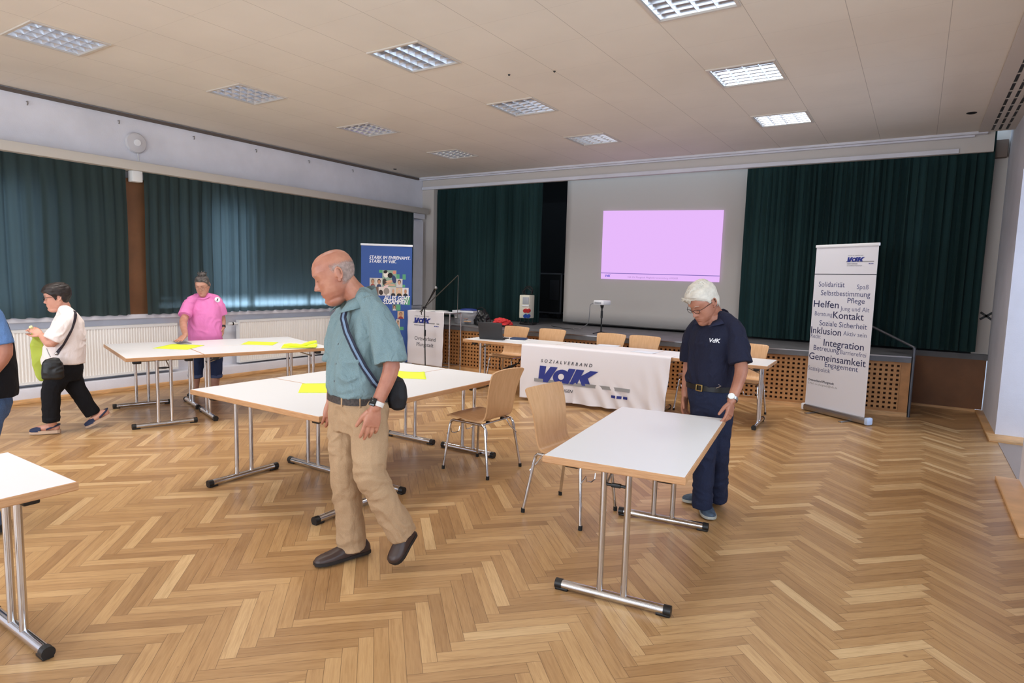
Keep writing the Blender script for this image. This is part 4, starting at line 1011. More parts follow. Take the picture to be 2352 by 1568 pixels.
# cable with plug hanging under the laptop chair
pl = atz(1140, 800, .43); ux = V((-5.10, 7.62, 0))
r = empty('hanging_cable', ux, 0, 'black cable with plug hanging under the chair behind the laptop', 'cable')
at = lambda px, py: aty(px, py, 7.55) - ux
b = MB(); b.tube([at(1149, 822), at(1148, 840), at(1150, 856), at(1146, 860), at(1144, 855), at(1152, 850), at(1165, 846), at(1190, 834), at(1197, 822)], .008, 8); b.build('cord', M['rubber'], r)
b = MB(); b.tube([at(1150, 853), at(1160, 848), at(1176, 841), at(1186, 836)], [.012, .024, .022, .012], 10); b.build('plug', M['black'], r)
MB().ell(at(1155, 851), (.012, .012, .016)).build('metal_tip', M['steel'], r)
# ================================================================ people
def skin_mat(name, c, c2):
    t = NT(name); n = t.noise(9, 5); n2 = t.noise(60, 3)
    r = t.ramp(n.outputs[0], [(.35, rgb(c)), (.68, rgb(c2))]); t.link(r.outputs[0], t.b.inputs['Base Color'])
    t.val('Roughness', .48); t.val('Subsurface Weight', .12); t.val('Subsurface Radius', (.010, .004, .002)); t.val('Subsurface Scale', .5)
    t.bump(n2.outputs[0], .12, .002); return t.m
def cloth_mat(name, c, var=.08, bump=.35, scale=14, fine=300, rough=.9, weave=0):
    t = NT(name); n = t.noise(fine, 2); k = [x * (1 - var) for x in c]; q = [min(255, x * (1 + var)) for x in c]
    r = t.ramp(n.outputs[0], [(.35, rgb(k)), (.65, rgb(q))]); t.link(r.outputs[0], t.b.inputs['Base Color']); t.val('Roughness', rough); t.val('Specular IOR Level', .25)
    w = t.noise(scale, 3, stretch=(1, 1, .55)); w.inputs['Distortion'].default_value = 1.2; t.bump(w.outputs[0], bump, .03); return t.m
def fuse(mb, voxel, smooth=4):
    """one closed skin around everything collected in mb"""
    me = bpy.data.meshes.new('fuse'); bmesh.ops.recalc_face_normals(mb.bm, faces=mb.bm.faces[:]); mb.bm.to_mesh(me); mb.bm.free()
    o = bpy.data.objects.new('fuse', me); COL.objects.link(o)
    q = o.modifiers.new('remesh', 'REMESH'); q.mode = 'VOXEL'; q.voxel_size = voxel; q.adaptivity = 0
    if smooth: k = o.modifiers.new('smooth', 'SMOOTH'); k.factor = .5; k.iterations = smooth
    dg = bpy.context.evaluated_depsgraph_get()
    r = bpy.data.meshes.new_from_object(o.evaluated_get(dg)); bpy.data.objects.remove(o); bpy.data.meshes.remove(me)
    bm = bmesh.new(); bm.from_mesh(r); bpy.data.meshes.remove(r); bm.normal_update(); return bm
def wrinkle(bm, amp, freq, seed, axis=None, where=None):
    """soft cloth folds: moves every vertex along its normal"""
    bm.normal_update(); mv = []
    for v in bm.verts:
        p = v.co; s = V((p.x * freq[0] + seed, p.y * freq[1], p.z * freq[2]))
        d = (1 - abs(noise.noise(s + V((0, 0, 2.2 * noise.noise(p * 5)))) * 2)) - .6 + .4 * noise.noise(s * 2.1)
        mv.append(d * amp * (where(p) if where else 1))
    for v, d in zip(bm.verts, mv): v.co += v.normal * d
def finish(bm, name, material, parent, angle=180):
    me = bpy.data.meshes.new(name); bm.to_mesh(me); bm.free(); me.materials.append(material)
    me.polygons.foreach_set('use_smooth', [True] * len(me.polygons))
    o = bpy.data.objects.new(name, me); COL.objects.link(o); o.parent = parent; return o
def ring(c, lat, up, w, d, n=20, sq=2.3):
    lat = V(lat).normalized(); up = V(up).normalized(); fw = up.cross(lat).normalized(); out = []
    for i in range(n):
        a = 2 * pi * i / n; ca, sa = cos(a), sin(a)
        out.append(V(c) + lat * (w * abs(ca) ** (2 / sq) * (1 if ca >= 0 else -1)) + fw * (d * abs(sa) ** (2 / sq) * (1 if sa >= 0 else -1)))
    return out
def limb(mb, pts, rad, n=14, sub=5, flat=False):
    """smooth tapered limb through the joints"""
    pts = [V(p) for p in pts]; out, rr = [], []
    for i in range(len(pts) - 1):
        p0, p1, p2, p3 = pts[max(0, i - 1)], pts[i], pts[i + 1], pts[min(len(pts) - 1, i + 2)]
        r0, r1, r2, r3 = rad[max(0, i - 1)], rad[i], rad[i + 1], rad[min(len(pts) - 1, i + 2)]
        for k in range(sub):
            t = k / sub; h = .35
            m1, m2 = (p2 - p0) * h, (p3 - p1) * h
            a, b_, c, d = 2 * t ** 3 - 3 * t * t + 1, t ** 3 - 2 * t * t + t, -2 * t ** 3 + 3 * t * t, t ** 3 - t * t
            out.append(p1 * a + m1 * b_ + p2 * c + m2 * d); rr.append(max(.002, r1 + (r2 - r1) * t))
    out.append(pts[-1]); rr.append(rad[-1])
    mb.tube(out, rr, n); mb.ell(out[0], rr[0] * .98, u=n, v=8); 
    if not flat: mb.ell(out[-1], rr[-1] * .98, u=n, v=8)

class Fig:
    """a person standing at ground point g; P(px, py, depth) gives a joint on the plane through g facing the viewer"""
    def __init__(s, g, label, cat='person', z=0):
        s.g = V((g[0], g[1], 0)); s.n = s.g.normalized(); s.D = s.g.length; s.r = V((s.n.y, -s.n.x, 0))
        s.root = empty('person', s.g, 0, label, cat); s.root.location = (0, 0, 0)
    def P(s, px, py, dep=0):
        d = ray(px, py); return CAM + d * ((s.D + dep) / d.dot(s.n))
    def dirv(s, a):                                    # horizontal direction: a=0 picture-left, 90 towards the viewer
        a = radians(a); return (-s.r * cos(a) - s.n * sin(a))

def head_axes(fwd, pitch, roll=0):
    """fwd horizontal; pitch>0 looks down; returns left, forward, up"""
    up = V((0, 0, 1)); left = up.cross(fwd).normalized()
    f = (fwd * cos(pitch) - up * sin(pitch)).normalized(); u = f.cross(left) * -1
    u = left.cross(f) * -1
    if u.z < 0: u = -u
    if roll:
        q = Matrix.Rotation(roll, 3, f); left = q @ left; u = q @ u
    return left, f, u
_Z = [.121, .119, .114, .105, .09, .07, .045, .02, 0, -.02, -.04, -.06, -.08, -.10, -.112, -.118]
_FR = [-.008, .018, .038, .056, .073, .086, .0945, .0905, .0875, .0885, .0905, .0925, .0895, .0905, .084, .066]   # front profile without the nose
_BK = [-.022, -.042, -.060, -.076, -.092, -.102, -.107, -.105, -.100, -.090, -.074, -.056, -.036, -.014, .004, .02]
_WD = [.010, .026, .040, .053, .064, .0715, .0762, .0757, .0742, .0722, .0692, .0640, .0555, .0420, .0290, .016]
def _ip(arr, z):
    for i in range(len(_Z) - 1):
        if z >= _Z[i + 1]:
            t = (_Z[i] - z) / (_Z[i] - _Z[i + 1]); t = min(max(t, 0), 1)
            g = lambda k: arr[min(max(k, 0), len(arr) - 1)]
            p0, p1, p2, p3 = g(i - 1), g(i), g(i + 1), g(i + 2)
            return p1 + (p2 - p1) * (t * t * (3 - 2 * t) * .5 + t * .5)
    return arr[-1]
def _nose(z, k):
    pts = [(.022, 0), (.012, .004), (.0, .0095), (-.012, .0155), (-.022, .0205), (-.028, .0225), (-.033, .0185), (-.038, .008), (-.044, 0)]
    if z >= pts[0][0] or z <= pts[-1][0]: return 0
    for (z0, a), (z1, b_) in zip(pts, pts[1:]):
        if z >= z1: return k * (a + (b_ - a) * (z0 - z) / (z0 - z1))
    return 0
def head_point(z, a, kind):
    """a = 0 at the nose, positive towards the person's left"""
    fr, bk, wd = _ip(_FR, z), _ip(_BK, z), _ip(_WD, z); wd *= 1 + (kind.get('wide', 1) - 1) * max(0, min(1, (.04 - z) / .06)); y0 = -.008 if z > -.03 else -.008 + (-.03 - z) * .45
    ca, sa = cos(a), sin(a); q = 2.35 if ca > 0 else 2.1
    e = 2 / q; x = wd * abs(sa) ** e * (1 if sa >= 0 else -1); y = y0 + (fr - y0 if ca > 0 else y0 - bk) * abs(ca) ** e * (1 if ca >= 0 else -1)
    if ca > 0:
        G = lambda x0, z0, sx, sz: math.exp(-((abs(x) - x0) / sx) ** 2 - ((z - z0) / sz) ** 2)
        nk = kind.get('nose', 1); d = _nose(z, nk) * math.exp(-(x / (.0075 + .0035 * max(0, (.01 - z) / .04))) ** 2)
        d += .0085 * G(.0125, -.0315, .0065, .0065) * nk
        d += .0042 * kind.get('brow', 1) * G(.028, .034, .020, .009) - .0090 * G(.031, .013, .016, .0115) + .0055 * G(.032, .0125, .0105, .0068)
        d += .0042 * G(.046, -.012, .018, .016) - .0034 * G(.036, -.048, .012, .018)
        d += .0042 * G(0, -.0580, .019, .0048) + .0040 * G(0, -.0722, .016, .0055) - .0042 * G(0, -.0648, .021, .0022) - .0040 * G(0, -.0840, .020, .0065) + .0045 * kind.get('jaw', 1) * G(0, -.101, .017, .011)
        d += .0012 * G(0, -.050, .004, .008) * -1
        y += d
    return V((x, y, z))
def head_grid(kind, nz=84, na=96):
    zs = []
    for i in range(nz + 1):
        t = i / nz; zs.append(.121 - (.121 + .118) * (t - .10 * sin(2 * pi * t) / 2 / pi * 1.2))
    return [[head_point(z, 2 * pi * k / na, kind) for k in range(na)] for z in zs]
def head_shape(mb, c, ax, s, kind):
    L, F, U = ax; c = V(c)
    def T(x, y, z): return c + (L * x + F * y + U * z) * s
    R = Matrix((L, F, U)).transposed()
    mb.rings([[T(*p) for p in r] for r in head_grid(kind)])
    for q in (-1, 1):                                   # ears: plate, rim and lobe
        def E(u, v, o=0):                               # u backwards, v up, o outwards
            return T(q * (.0725 + .30 * (u + .012) + o), -.014 - u + .15 * v * -1, .004 + v)
        er = R @ Matrix.Rotation(-q * .32, 3, 'Z')
        mb.ell(E(.004, 0, .001), (.0042 * s, .0155 * s, .027 * s), er, u=16, v=12)
        rim = [E(.004 + .0165 * cos(t) * (1 if cos(t) > 0 else .8), .003 + .028 * sin(t), .004) for t in [-1.2 + k * (pi + 1.6) / 14 for k in range(15)]]
        mb.tube(rim, [.0036 * s] + [.0042 * s] * 13 + [.003 * s], 8)
        mb.ell(E(.0, -.027, .003), (.0045 * s, .0085 * s, .0095 * s), er, u=12, v=8); mb.ell(E(-.010, -.004, .002), (.0045 * s, .005 * s, .007 * s), er, u=12, v=8)
    if kind.get('chub'): mb.ell(T(0, .040, -.105), (.046 * s, .050 * s, .030 * s), R, u=20, v=12)
    return T, R
def hand(mb, wrist, d, palm, curl, s=1.0, thumb=1, spread=.10, lengths=(.072, .080, .074, .058), td_=.62):
    """d: direction of the fingers, palm: normal of the palm, thumb=+1/-1 side"""
    d = V(d).normalized(); pn = V(palm); pn = (pn - d * pn.dot(d)).normalized(); side = d.cross(pn) * thumb
    w = V(wrist)
    mb.rings([ring(w + d * (t * s), side, d, a * s, b_ * s, 14, 2.6) for t, a, b_ in ((-.02, .024, .018), (.012, .028, .018), (.045, .038, .016), (.075, .041, .014), (.092, .038, .011))])
    for k in range(4):
        off = (.030 - .0200 * k); base = w + d * ((.086 - .003 * abs(k - 1)) * s) + side * off * s
        a = spread * (1.5 - k) / 1.5; fd = (d * cos(a) + side * sin(a)).normalized(); pts = [base - fd * .02 * s, base]; ang = 0; p = base
        for j, (fr, cv) in enumerate(((.44, .6), (.31, 1.0), (.25, .8))):
            ang += curl[k] * cv; dr = fd * cos(ang) + pn * sin(ang); p = p + dr * (lengths[k] * fr * s); pts.append(p)
        r0 = (.0098, .0100, .0096, .0085)[k] * s
        mb.tube(pts, [r0 * 1.05, r0 * 1.05, r0 * .98, r0 * .9, r0 * .78], 10); mb.ell(pts[-1], r0 * .78, u=10, v=6); mb.ell(pts[2], r0 * 1.02, u=10, v=6)
    b0 = w + d * .022 * s + side * .024 * s; td = (d * .72 + side * td_ + pn * .30).normalized(); t2 = (d * .90 + side * .25 + pn * .38).normalized()
    p1 = b0 + td * .040 * s; p2 = p1 + t2 * .032 * s; p3 = p2 + t2 * .024 * s
    mb.tube([b0, p1, p2, p3], [.015 * s, .0125 * s, .0108 * s, .0085 * s], 10); mb.ell(p3, .0085 * s, u=10, v=6)
    return side
def eyes(parent, T, R, s, open_=.5, iris=(70, 60, 50)):
    if open_ < .3: return
    for q in (-1, 1):
        e = MB().ell(T(q * .032, .0815, .0115), (.0125 * s, .0085 * s, (.0045 + .003 * open_) * s), R, 16, 10).build('eye', M['eye_white'], parent)
        MB().ell(T(q * .032, .0885, .0110), (.0048 * s, .0024 * s, .0050 * s), R, 14, 8).build('iris', mat('iris', iris, .2), e)
M['eye_white'] = mat('eye_white', (205, 196, 190), .3)
def brows(parent, T, s, m_, w=.004):
    for q in (-1, 1): MB().tube([T(q * .013, .0925, .031), T(q * .030, .0920, .0375), T(q * .050, .0785, .034)], [w * s * .7, w * s * .8, w * s * .4], 8).build('eyebrow', m_, parent)
def lash(parent, T, s, m_):
    """the dark line of lowered lids"""
    for q in (-1, 1): MB().tube([T(q * .020, .0870, .0085), T(q * .032, .0885, .0062), T(q * .044, .0830, .0082)], [.0008 * s, .0014 * s, .0008 * s], 6).build('eyelash', m_, parent)
def mouth(parent, T, R, s, c):
    b = MB(); b.ell(T(0, .0885, -.0595), (.0190 * s, .0070 * s, .0036 * s), R, 20, 10); b.ell(T(0, .0875, -.0708), (.0165 * s, .0070 * s, .0044 * s), R, 20, 10); b.build('lips', mat('lips', c, .45), parent)
def fade_mat(name, c, dens=.75, rough=.85):
    """short hair that thins out towards its edge"""
    t = NT(name); n = t.noise(55, 4); r = t.ramp(n.outputs[0], [(.3, rgb([x * .8 for x in c])), (.7, rgb([min(255, x * 1.12) for x in c]))]); t.link(r.outputs[0], t.b.inputs['Base Color']); t.val('Roughness', rough)
    a = t.add('ShaderNodeAttribute', attribute_name='fade'); k = t.noise(130, 3); m_ = t.add('ShaderNodeMath', operation='MULTIPLY_ADD'); t.link(k.outputs[0], m_.inputs[0]); m_.inputs[1].default_value = 1.0; m_.inputs[2].default_value = -.5
    s_ = t.add('ShaderNodeMath', operation='ADD'); t.link(a.outputs['Fac'], s_.inputs[0]); t.link(m_.outputs[0], s_.inputs[1])
    p = t.add('ShaderNodeMapRange'); p.inputs[1].default_value = .1; p.inputs[2].default_value = .9; p.inputs[4].default_value = dens; t.link(s_.outputs[0], p.inputs[0]); t.link(p.outputs[0], t.b.inputs['Alpha'])
    t.bump(k.outputs[0], .5, .003); return t.m
def hair_cap(parent, T, s, kind, keep, off, m_, amp=.0, freq=(60, 20, 60), seed=0, soft=.012, name='hair'):
    """a shell of hair over the head where keep(x, y, z) > 0 (metres from the hairline); off gives its thickness"""
    G = head_grid(kind, 110, 150); nz, na = len(G), len(G[0]); q = {}; b = MB(); lay = b.bm.verts.layers.float.new('fade')
    for i in range(nz):
        for k in range(na):
            p = G[i][k]; d = keep(p.x, p.y, p.z)
            if d <= 0: continue
            n = (G[i][(k + 1) % na] - G[i][k - 1]).cross(G[min(i + 1, nz - 1)][k] - G[max(i - 1, 0)][k])
            if n.length < 1e-9: n = V((0, 0, 1))
            n.normalize()
            if n.dot(p - V((0, -.01, .02))) < 0: n = -n
            e = min(1, d / soft); t = off(p.x, p.y, p.z) * (e ** .6) + amp * noise.noise(V((p.x * freq[0] + seed, p.y * freq[1], p.z * freq[2]))) * e
            p = p + n * t; v = b.bm.verts.new(T(p.x, p.y, p.z)); v[lay] = e; q[i, k] = v
    for i in range(nz - 1):
        for k in range(na):
            c = [(i, k), (i, (k + 1) % na), (i + 1, (k + 1) % na), (i + 1, k)]; c = [q[x] for x in c if x in q]
            if len(c) >= 3: b.bm.faces.new(c)
    return b.build(name, m_, parent, angle=180)
def shoe(mb, heel, toe, h=.075, w=.045, sole=None):
    """closed shoe from heel to toe on its sole line; heel and toe are points of the sole"""
    heel, toe = V(heel), V(toe); d = (toe - heel); L = d.length; d.normalize(); up = V((0, 0, 1)) - d * d.z; up.normalize(); side = d.cross(up)
    rs, so = [], []
    for t, ww, hh in ((0.0, .5, .55), (.06, .74, .85), (.2, .80, 1.0), (.38, .82, .98), (.55, .92, .74), (.72, 1.0, .58), (.86, .92, .50), (.95, .7, .42), (1.0, .36, .30)):
        c = heel + d * (L * t)
        rs.append([c + side * (w * ww * x) + up * (h * hh * z) for x, z in ((-.92, .0), (-1, .25), (-.9, .62), (-.55, .92), (0, 1.0), (.55, .92), (.9, .62), (1, .25), (.92, .0))])
        so.append([c + side * (w * ww * x * 1.06) + up * z for x, z in ((-1, -.0), (-1, .018), (0, .018), (1, .018), (1, 0), (0, 0))])
    mb.rings(rs)
    if sole is not None: sole.rings(so)
    return side, up
def band(mb, pts, wid, thick, nrm):
    """a flat strap through pts; nrm(i) is its face normal"""
    pts = [V(p) for p in pts]; rs = []
    for i, p in enumerate(pts):
        t = (pts[min(i + 1, len(pts) - 1)] - pts[max(i - 1, 0)]).normalized(); n = V(nrm(i)).normalized(); s = t.cross(n).normalized(); n = s.cross(t)
        rs.append([p + s * wid / 2 - n * thick / 2, p + s * wid / 2 + n * thick / 2, p - s * wid / 2 + n * thick / 2, p - s * wid / 2 - n * thick / 2])
    return mb.rings(rs)
def glasses(parent, T, s, m_, w=.031, h=.019, y=.106, z=.010, rim=.0016):
    b = MB()
    for q in (-1, 1):
        loop = [T(q * .033 + w * .78 * cos(a) * (1 if abs(cos(a)) < 2 else 1), y - .010 * abs((q * .033 + w * .78 * cos(a)) / .06) ** 2, z + h * sin(a)) for a in [2 * pi * k / 24 for k in range(24)]]
        b.tube(loop, rim * s, 6, closed=True)
        b.tube([T(q * .057, y - .008, z + .008), T(q * .074, .070, z + .010), T(q * .080, -.010, z + .010), T(q * .079, -.036, z - .012)], rim * 1.1 * s, 6)
    b.tube([T(-.010, y, z + .004), T(0, y + .003, z + .007), T(.010, y, z + .004)], rim * s, 6)
    g = b.build('glasses', m_, parent)
    l = MB()
    for q in (-1, 1): l.poly([T(q * .033 + w * .76 * cos(a), y - .010 * abs((q * .033 + w * .76 * cos(a)) / .06) ** 2, z + h * .98 * sin(a)) for a in [2 * pi * k / 24 for k in range(24)]])
    l.build('lens', M['lens'], g); return g
lt = NT('spectacle_lens'); a_ = lt.add('ShaderNodeBsdfTransparent'); g_ = lt.add('ShaderNodeBsdfGlossy'); g_.inputs['Roughness'].default_value = .03; x_ = lt.add('ShaderNodeMixShader'); x_.inputs[0].default_value = .03
lt.link(a_.outputs[0], x_.inputs[1]); lt.link(g_.outputs[0], x_.inputs[2]); lt.link(x_.outputs[0], lt.out.inputs[0]); M['lens'] = lt.m

from mathutils.bvhtree import BVHTree
def stick(o, aim, px, py):
    """frame on the garment o at the spot seen at (px, py): origin, right, up, normal and a map onto the cloth"""
    me = o.data; t = BVHTree.FromPolygons([v.co for v in me.vertices], [p.vertices for p in me.polygons])
    h, n, _, _ = t.ray_cast(CAM, ray(px, py).normalized())
    if h is None: return None
    ez = V((0, 0, 1)); ez = (ez - n * ez.dot(n)).normalized(); ex = ez.cross(n)
    def fn(x, y, d=.0015):
        q = h + ex * x + ez * y; k, nn, _, _ = t.ray_cast(q + n * .08, -n)
        return (k if k is not None else q) + n * d
    return h, ex, ez, n, fn

# ---------------------------------------------------------------- the bald man walking in front
def man_bald():
    g = Fig((-2.46, 2.43), 'bald man in a pale teal shirt and beige trousers striding left, looking down')
    P = g.P; root = g.root; B = g.dirv(28); lat = V((0, 0, 1)).cross(B); up = V((0, 0, 1))
    skin = skin_mat('skin_ruddy', (162, 102, 80), (190, 134, 108))
    # joints
    hip_l, kn_l, an_l = P(846, 935, -.09), P(850, 1088, -.15), P(925, 1226, -.10)
    hip_r, kn_r, an_r = P(798, 935, .07), P(793, 1092, .02), P(808, 1243, .06)
    sh_l, el_l, wr_l = P(876, 728, -.17), P(899, 842, -.22), P(862, 935, -.27)
    sh_r, el_r, wr_r = P(785, 730, .15), P(772, 842, .17), P(762, 918, .10)
    neck = P(826, 684, 0); hc = P(769, 634, -.01); s = 1.10
    ax = head_axes(g.dirv(6), radians(24)); L, F, U = ax
    hl_t, hl_h = P(901, 1296, -.16), P(950, 1222, -.04)
    kind = dict(nose=1.3, jaw=1.1, brow=1.5, chub=True); b = MB(); T, R = head_shape(b, hc, ax, s, kind)
    b.tube([T(0, -.030, -.03), T(0, -.042, -.085), neck, P(832, 715, 0)], [.058, .060, .066, .075], 16)
    b.rings([ring(P(x, y, 0), lat, up, w, d) for x, y, w, d in ((835, 722, .14, .085), (833, 770, .16, .11), (824, 850, .145, .125), (823, 905, .15, .12), (824, 945, .15, .115))])
    limb(b, [sh_l - V((0, 0, .02)), el_l, wr_l], [.042, .044, .029]); limb(b, [sh_r - V((0, 0, .02)), el_r, wr_r], [.042, .042, .029])
    for h, k, a in ((hip_l, kn_l, an_l), (hip_r, kn_r, an_r)): limb(b, [h, k, a], [.085, .055, .042])
    hand(b, wr_l, P(847, 1004, -.27) - wr_l, g.n * 1.0 + B * .25, (.22, .26, .32, .42), 1.10, thumb=-1, spread=.07, td_=.45)
    hand(b, wr_r, P(757, 985, .08) - wr_r, -lat - B * .2, (.3, .35, .4, .4), 1.06, thumb=1)
    bm = fuse(b, .0034, 2)
    body = finish(bm, 'body', skin, root)
    brows(body, T, s, mat('grey_brow', (150, 122, 108), .8), .0035); lash(body, T, s, mat('lash_brown', (92, 58, 48), .6)); mouth(body, T, R, s, (158, 98, 86))
    def keep(x, y, z):
        n = .010 * noise.noise(V((x * 40, y * 40, z * 40)))
        top = .062 + min(0, y + .02) * .12 - z; low = z + .055 + min(0, (y + .04)) * .25; frnt = (-.006 + max(0, min(.04, z + .01)) * .5) - y if z > -.012 else (-.016 - y if z > -.05 else -.03 - y)
        return min(top, low, frnt) + n
    hair_cap(root, T, s, kind, keep, lambda x, y, z: .0016, fade_mat('grey_stubble', (176, 160, 152), .62), soft=.022)
    # shirt
    tc = cloth_mat('teal_shirt', (117, 138, 141), .07, .9, 8, 420)
    b = MB()
    b.rings([ring(P(x, y, dp), lat, up, w, d, 28, 2.4) for x, y, dp, w, d in ((824, 902, 0, .180, .150), (822, 885, 0, .188, .160), (823, 850, 0, .180, .158), (828, 800, 0, .178, .142), (834, 760, 0, .182, .128), (838, 728, 0, .168, .105), (836, 704, 0, .115, .085), (830, 688, 0, .078, .074))])
    hem_l = sh_l.lerp(el_l, .93); hem_r = sh_r.lerp(el_r, .9)
    limb(b, [neck + lat * .05, sh_l + lat * -.03 + V((0, 0, .012)), sh_l.lerp(el_l, .25), sh_l.lerp(el_l, .6), hem_l], [.055, .062, .074, .082, .088], flat=True); limb(b, [neck - lat * .05, sh_r + lat * .03 + V((0, 0, .012)), sh_r.lerp(el_r, .25), hem_r], [.055, .060, .070, .080], flat=True)
    bm = fuse(b, .007, 5)
    wrinkle(bm, .013, (6.5, 6.5, 3.2), 3); wrinkle(bm, .005, (15, 15, 7), 9)
    shirt = finish(bm, 'shirt', tc, root)
    # collar: two leaves around the neck
    b = MB(); nk = V(neck) + V((0, 0, .012)); ncol = 26; rs = []
    for i in range(ncol + 1):
        a = -pi * .86 + 2 * pi * .86 * i / ncol; dr = (-B * cos(a) + lat * sin(a)); k = abs(a) / (pi * .86)
        lift = .034 * (1 - k) + .008; top = nk + dr * (.079 + .012 * k) + V((0, 0, lift + .016 - .050 * k * k)); low = nk + dr * (.104 + .032 * k ** 3) + V((0, 0, -.028 - .060 * k * k)) + B * (.02 * k ** 3)
        rs.append((top, low))
    for t_, l_ in rs: pass
    vs = [(b.bm.verts.new(t_), b.bm.verts.new(l_)) for t_, l_ in rs]
    for p, q in zip(vs, vs[1:]): b.bm.faces.new((p[0], q[0], q[1], p[1]))
    b.build('collar', tc, shirt, angle=180, thick=.004)
    b = MB(); btn = mat('grey_button', (96, 104, 108), .4)
    for px, py in ((784, 745), (777, 790), (772, 835), (768, 875)):
        st = stick(shirt, g, px, py)
        if st: MB().lathe([(0, 0), (.0055, 0), (.0055, .002), (0, .003)], st[0], 12, Matrix((st[1], st[2], st[3])).transposed()).build('button', btn, shirt)
    # trousers
    b = MB()
    b.rings([ring(P(x, y, dp), lat, up, w, d, 24, 2.4) for x, y, dp, w, d in ((823, 896, 0, .172, .142), (824, 925, 0, .178, .146), (824, 958, 0, .176, .142), (822, 985, 0, .165, .13))])
    hl, hr_ = an_l + (kn_l - an_l).normalized() * .05, an_r + (kn_r - an_r).normalized() * .03
    limb(b, [hip_l + V((0, 0, -.02)), hip_l.lerp(kn_l, .5), kn_l, kn_l.lerp(an_l, .5), an_l - (kn_l - an_l).normalized() * .005], [.112, .103, .086, .082, .080], flat=True)
    limb(b, [hip_r + V((0, 0, -.02)), hip_r.lerp(kn_r, .5), kn_r, kn_r.lerp(an_r, .5), V((an_r.x, an_r.y, .058))], [.110, .101, .086, .080, .080], flat=True)
    bm = fuse(b, .007, 5)
    wrinkle(bm, .009, (5, 5, 7), 13, where=lambda p: 1.0 if p.z < .95 else .4); wrinkle(bm, .004, (13, 13, 16), 17)
    tr = finish(bm, 'trousers', cloth_mat('beige_chino', (172, 142, 110), .06, .3, 12, 500), root)
    b = MB(); b.rings([ring(P(823, 909, 0) + V((0, 0, dz)), lat, up, w, d, 40, 2.4) for dz, w, d in ((-.020, .1775, .1475), (-.018, .1815, .1515), (.018, .1800, .1500), (.020, .1760, .146))]); b.build('belt', mat('braided_belt', (58, 50, 46), .7, var=.3, vscale=90, bump=.8, bscale=120), tr)
    for k in (28, 62, -40):
        a = radians(k); q = P(823, 909, 0) + lat * (.183 * sin(a)) + B * (.152 * cos(a)); b = MB(); b.box(q, (.012, .012, .058), bev=.002); b.build('belt_loop', tr.data.materials[0], tr)
    # shoes
    br = mat('brown_leather', (58, 40, 34), .42, bump=.25, bscale=30)
    for (h_, t_, nm) in ((P(848, 1262, .10), P(722, 1288, -.04), 'shoe'), (hl_h, hl_t, 'shoe')):
        if nm == 'shoe' and h_ is not hl_h: h_.z = .012; t_.z = .010
        else: t_.z = max(t_.z, .012)
        b, so = MB(), MB(); shoe(b, h_, t_, .098, .05, so); bm = fuse(b, .006, 4); o = finish(bm, 'shoe', br, root); so.build('sole', mat('dark_sole', (30, 24, 22), .7), o)
    # watch on the left wrist
    d = (el_l - wr_l).normalized(); c = wr_l + d * .02; rr = []
    b = MB(); b.rings([ring(c + d * t_, d.cross(B), d, .0345 + e, .0325 + e, 24, 2.1) for t_, e in ((-.012, 0), (-.012, .003), (.012, .0035), (.012, 0))]); w = b.build('watch', mat('white_strap', (222, 216, 208), .5), root)
    dr = (B * .75 - g.n * .5); dr = (dr - d * dr.dot(d)).normalized(); q = Matrix((d.cross(dr), d, dr)).transposed(); MB().box(c + dr * .038, (.036, .042, .012), rot=q, bev=.005).build('watch_case', mat('watch_black', (12, 12, 14), .12), w)
    # shoulder bag with its striped strap
    bagm = mat('black_bag_cloth', (14, 14, 20), .7, bump=.3, bscale=60)
    r = empty('shoulder_bag', P(905, 905, .02), 0, 'small black shoulder bag on the hip of the bald man, striped strap', 'bag'); o0 = V(r.location)
    b = MB(); bc = P(908, 900, -.02); sd = (lat * .25 - B * .97).normalized(); q = Matrix((sd.cross(up) * 1, sd, up)).transposed()
    b.rings([ring(bc + V((0, 0, z)) - o0, sd.cross(up), up, w, d, 24, 3) for z, w, d in ((-.088, .070, .030), (-.075, .092, .046), (-.02, .100, .054), (.04, .094, .048), (.075, .080, .034), (.088, .05, .016))])
    bm = fuse(b, .006, 3); wrinkle(bm, .006, (16, 16, 12), 5); finish(bm, 'pouch', bagm, r)
    for px, py in ((907, 903), (918, 902)): MB().tube([P(px, py - 4, -.085) - o0, P(px + 3, py + 6, -.085) - o0], .0045, 8).build('buckle', M['steel'], r)
    pts = [P(x, y, dp) - o0 for x, y, dp in ((792, 712, -.075), (788, 730, -.11), (796, 762, -.155), (813, 800, -.175), (836, 843, -.185), (860, 878, -.185), (878, 896, -.165), (888, 905, -.12), (893, 898, -.06))]
    ns = [-g.n * .9 - g.r * .35] * 5 + [-g.n] * 2 + [-g.n + g.r * .5] * 2
    band(MB(), pts, .036, .004, lambda i: ns[i]).build('strap', mat('navy_strap', (22, 26, 46), .7), r, smooth=False)
    band(MB(), [p + n_.normalized() * .003 for p, n_ in zip(pts, ns)], .012, .003, lambda i: ns[i]).build('strap_stripe', mat('grey_stripe', (112, 134, 160), .7), r, smooth=False)
    # the strap runs on over the far shoulder and down the back
    p2 = [P(x, y, dp) - o0 for x, y, dp in ((792, 712, -.075), (800, 704, .0), (815, 703, .10), (838, 730, .17), (868, 790, .15), (893, 850, .09), (905, 885, .03))]
    band(MB(), p2, .034, .004, lambda i: (g.n + V((0, 0, .4)))).build('strap_behind', mat('navy_strap', (22, 26, 46), .7), r, smooth=False)
man_bald()

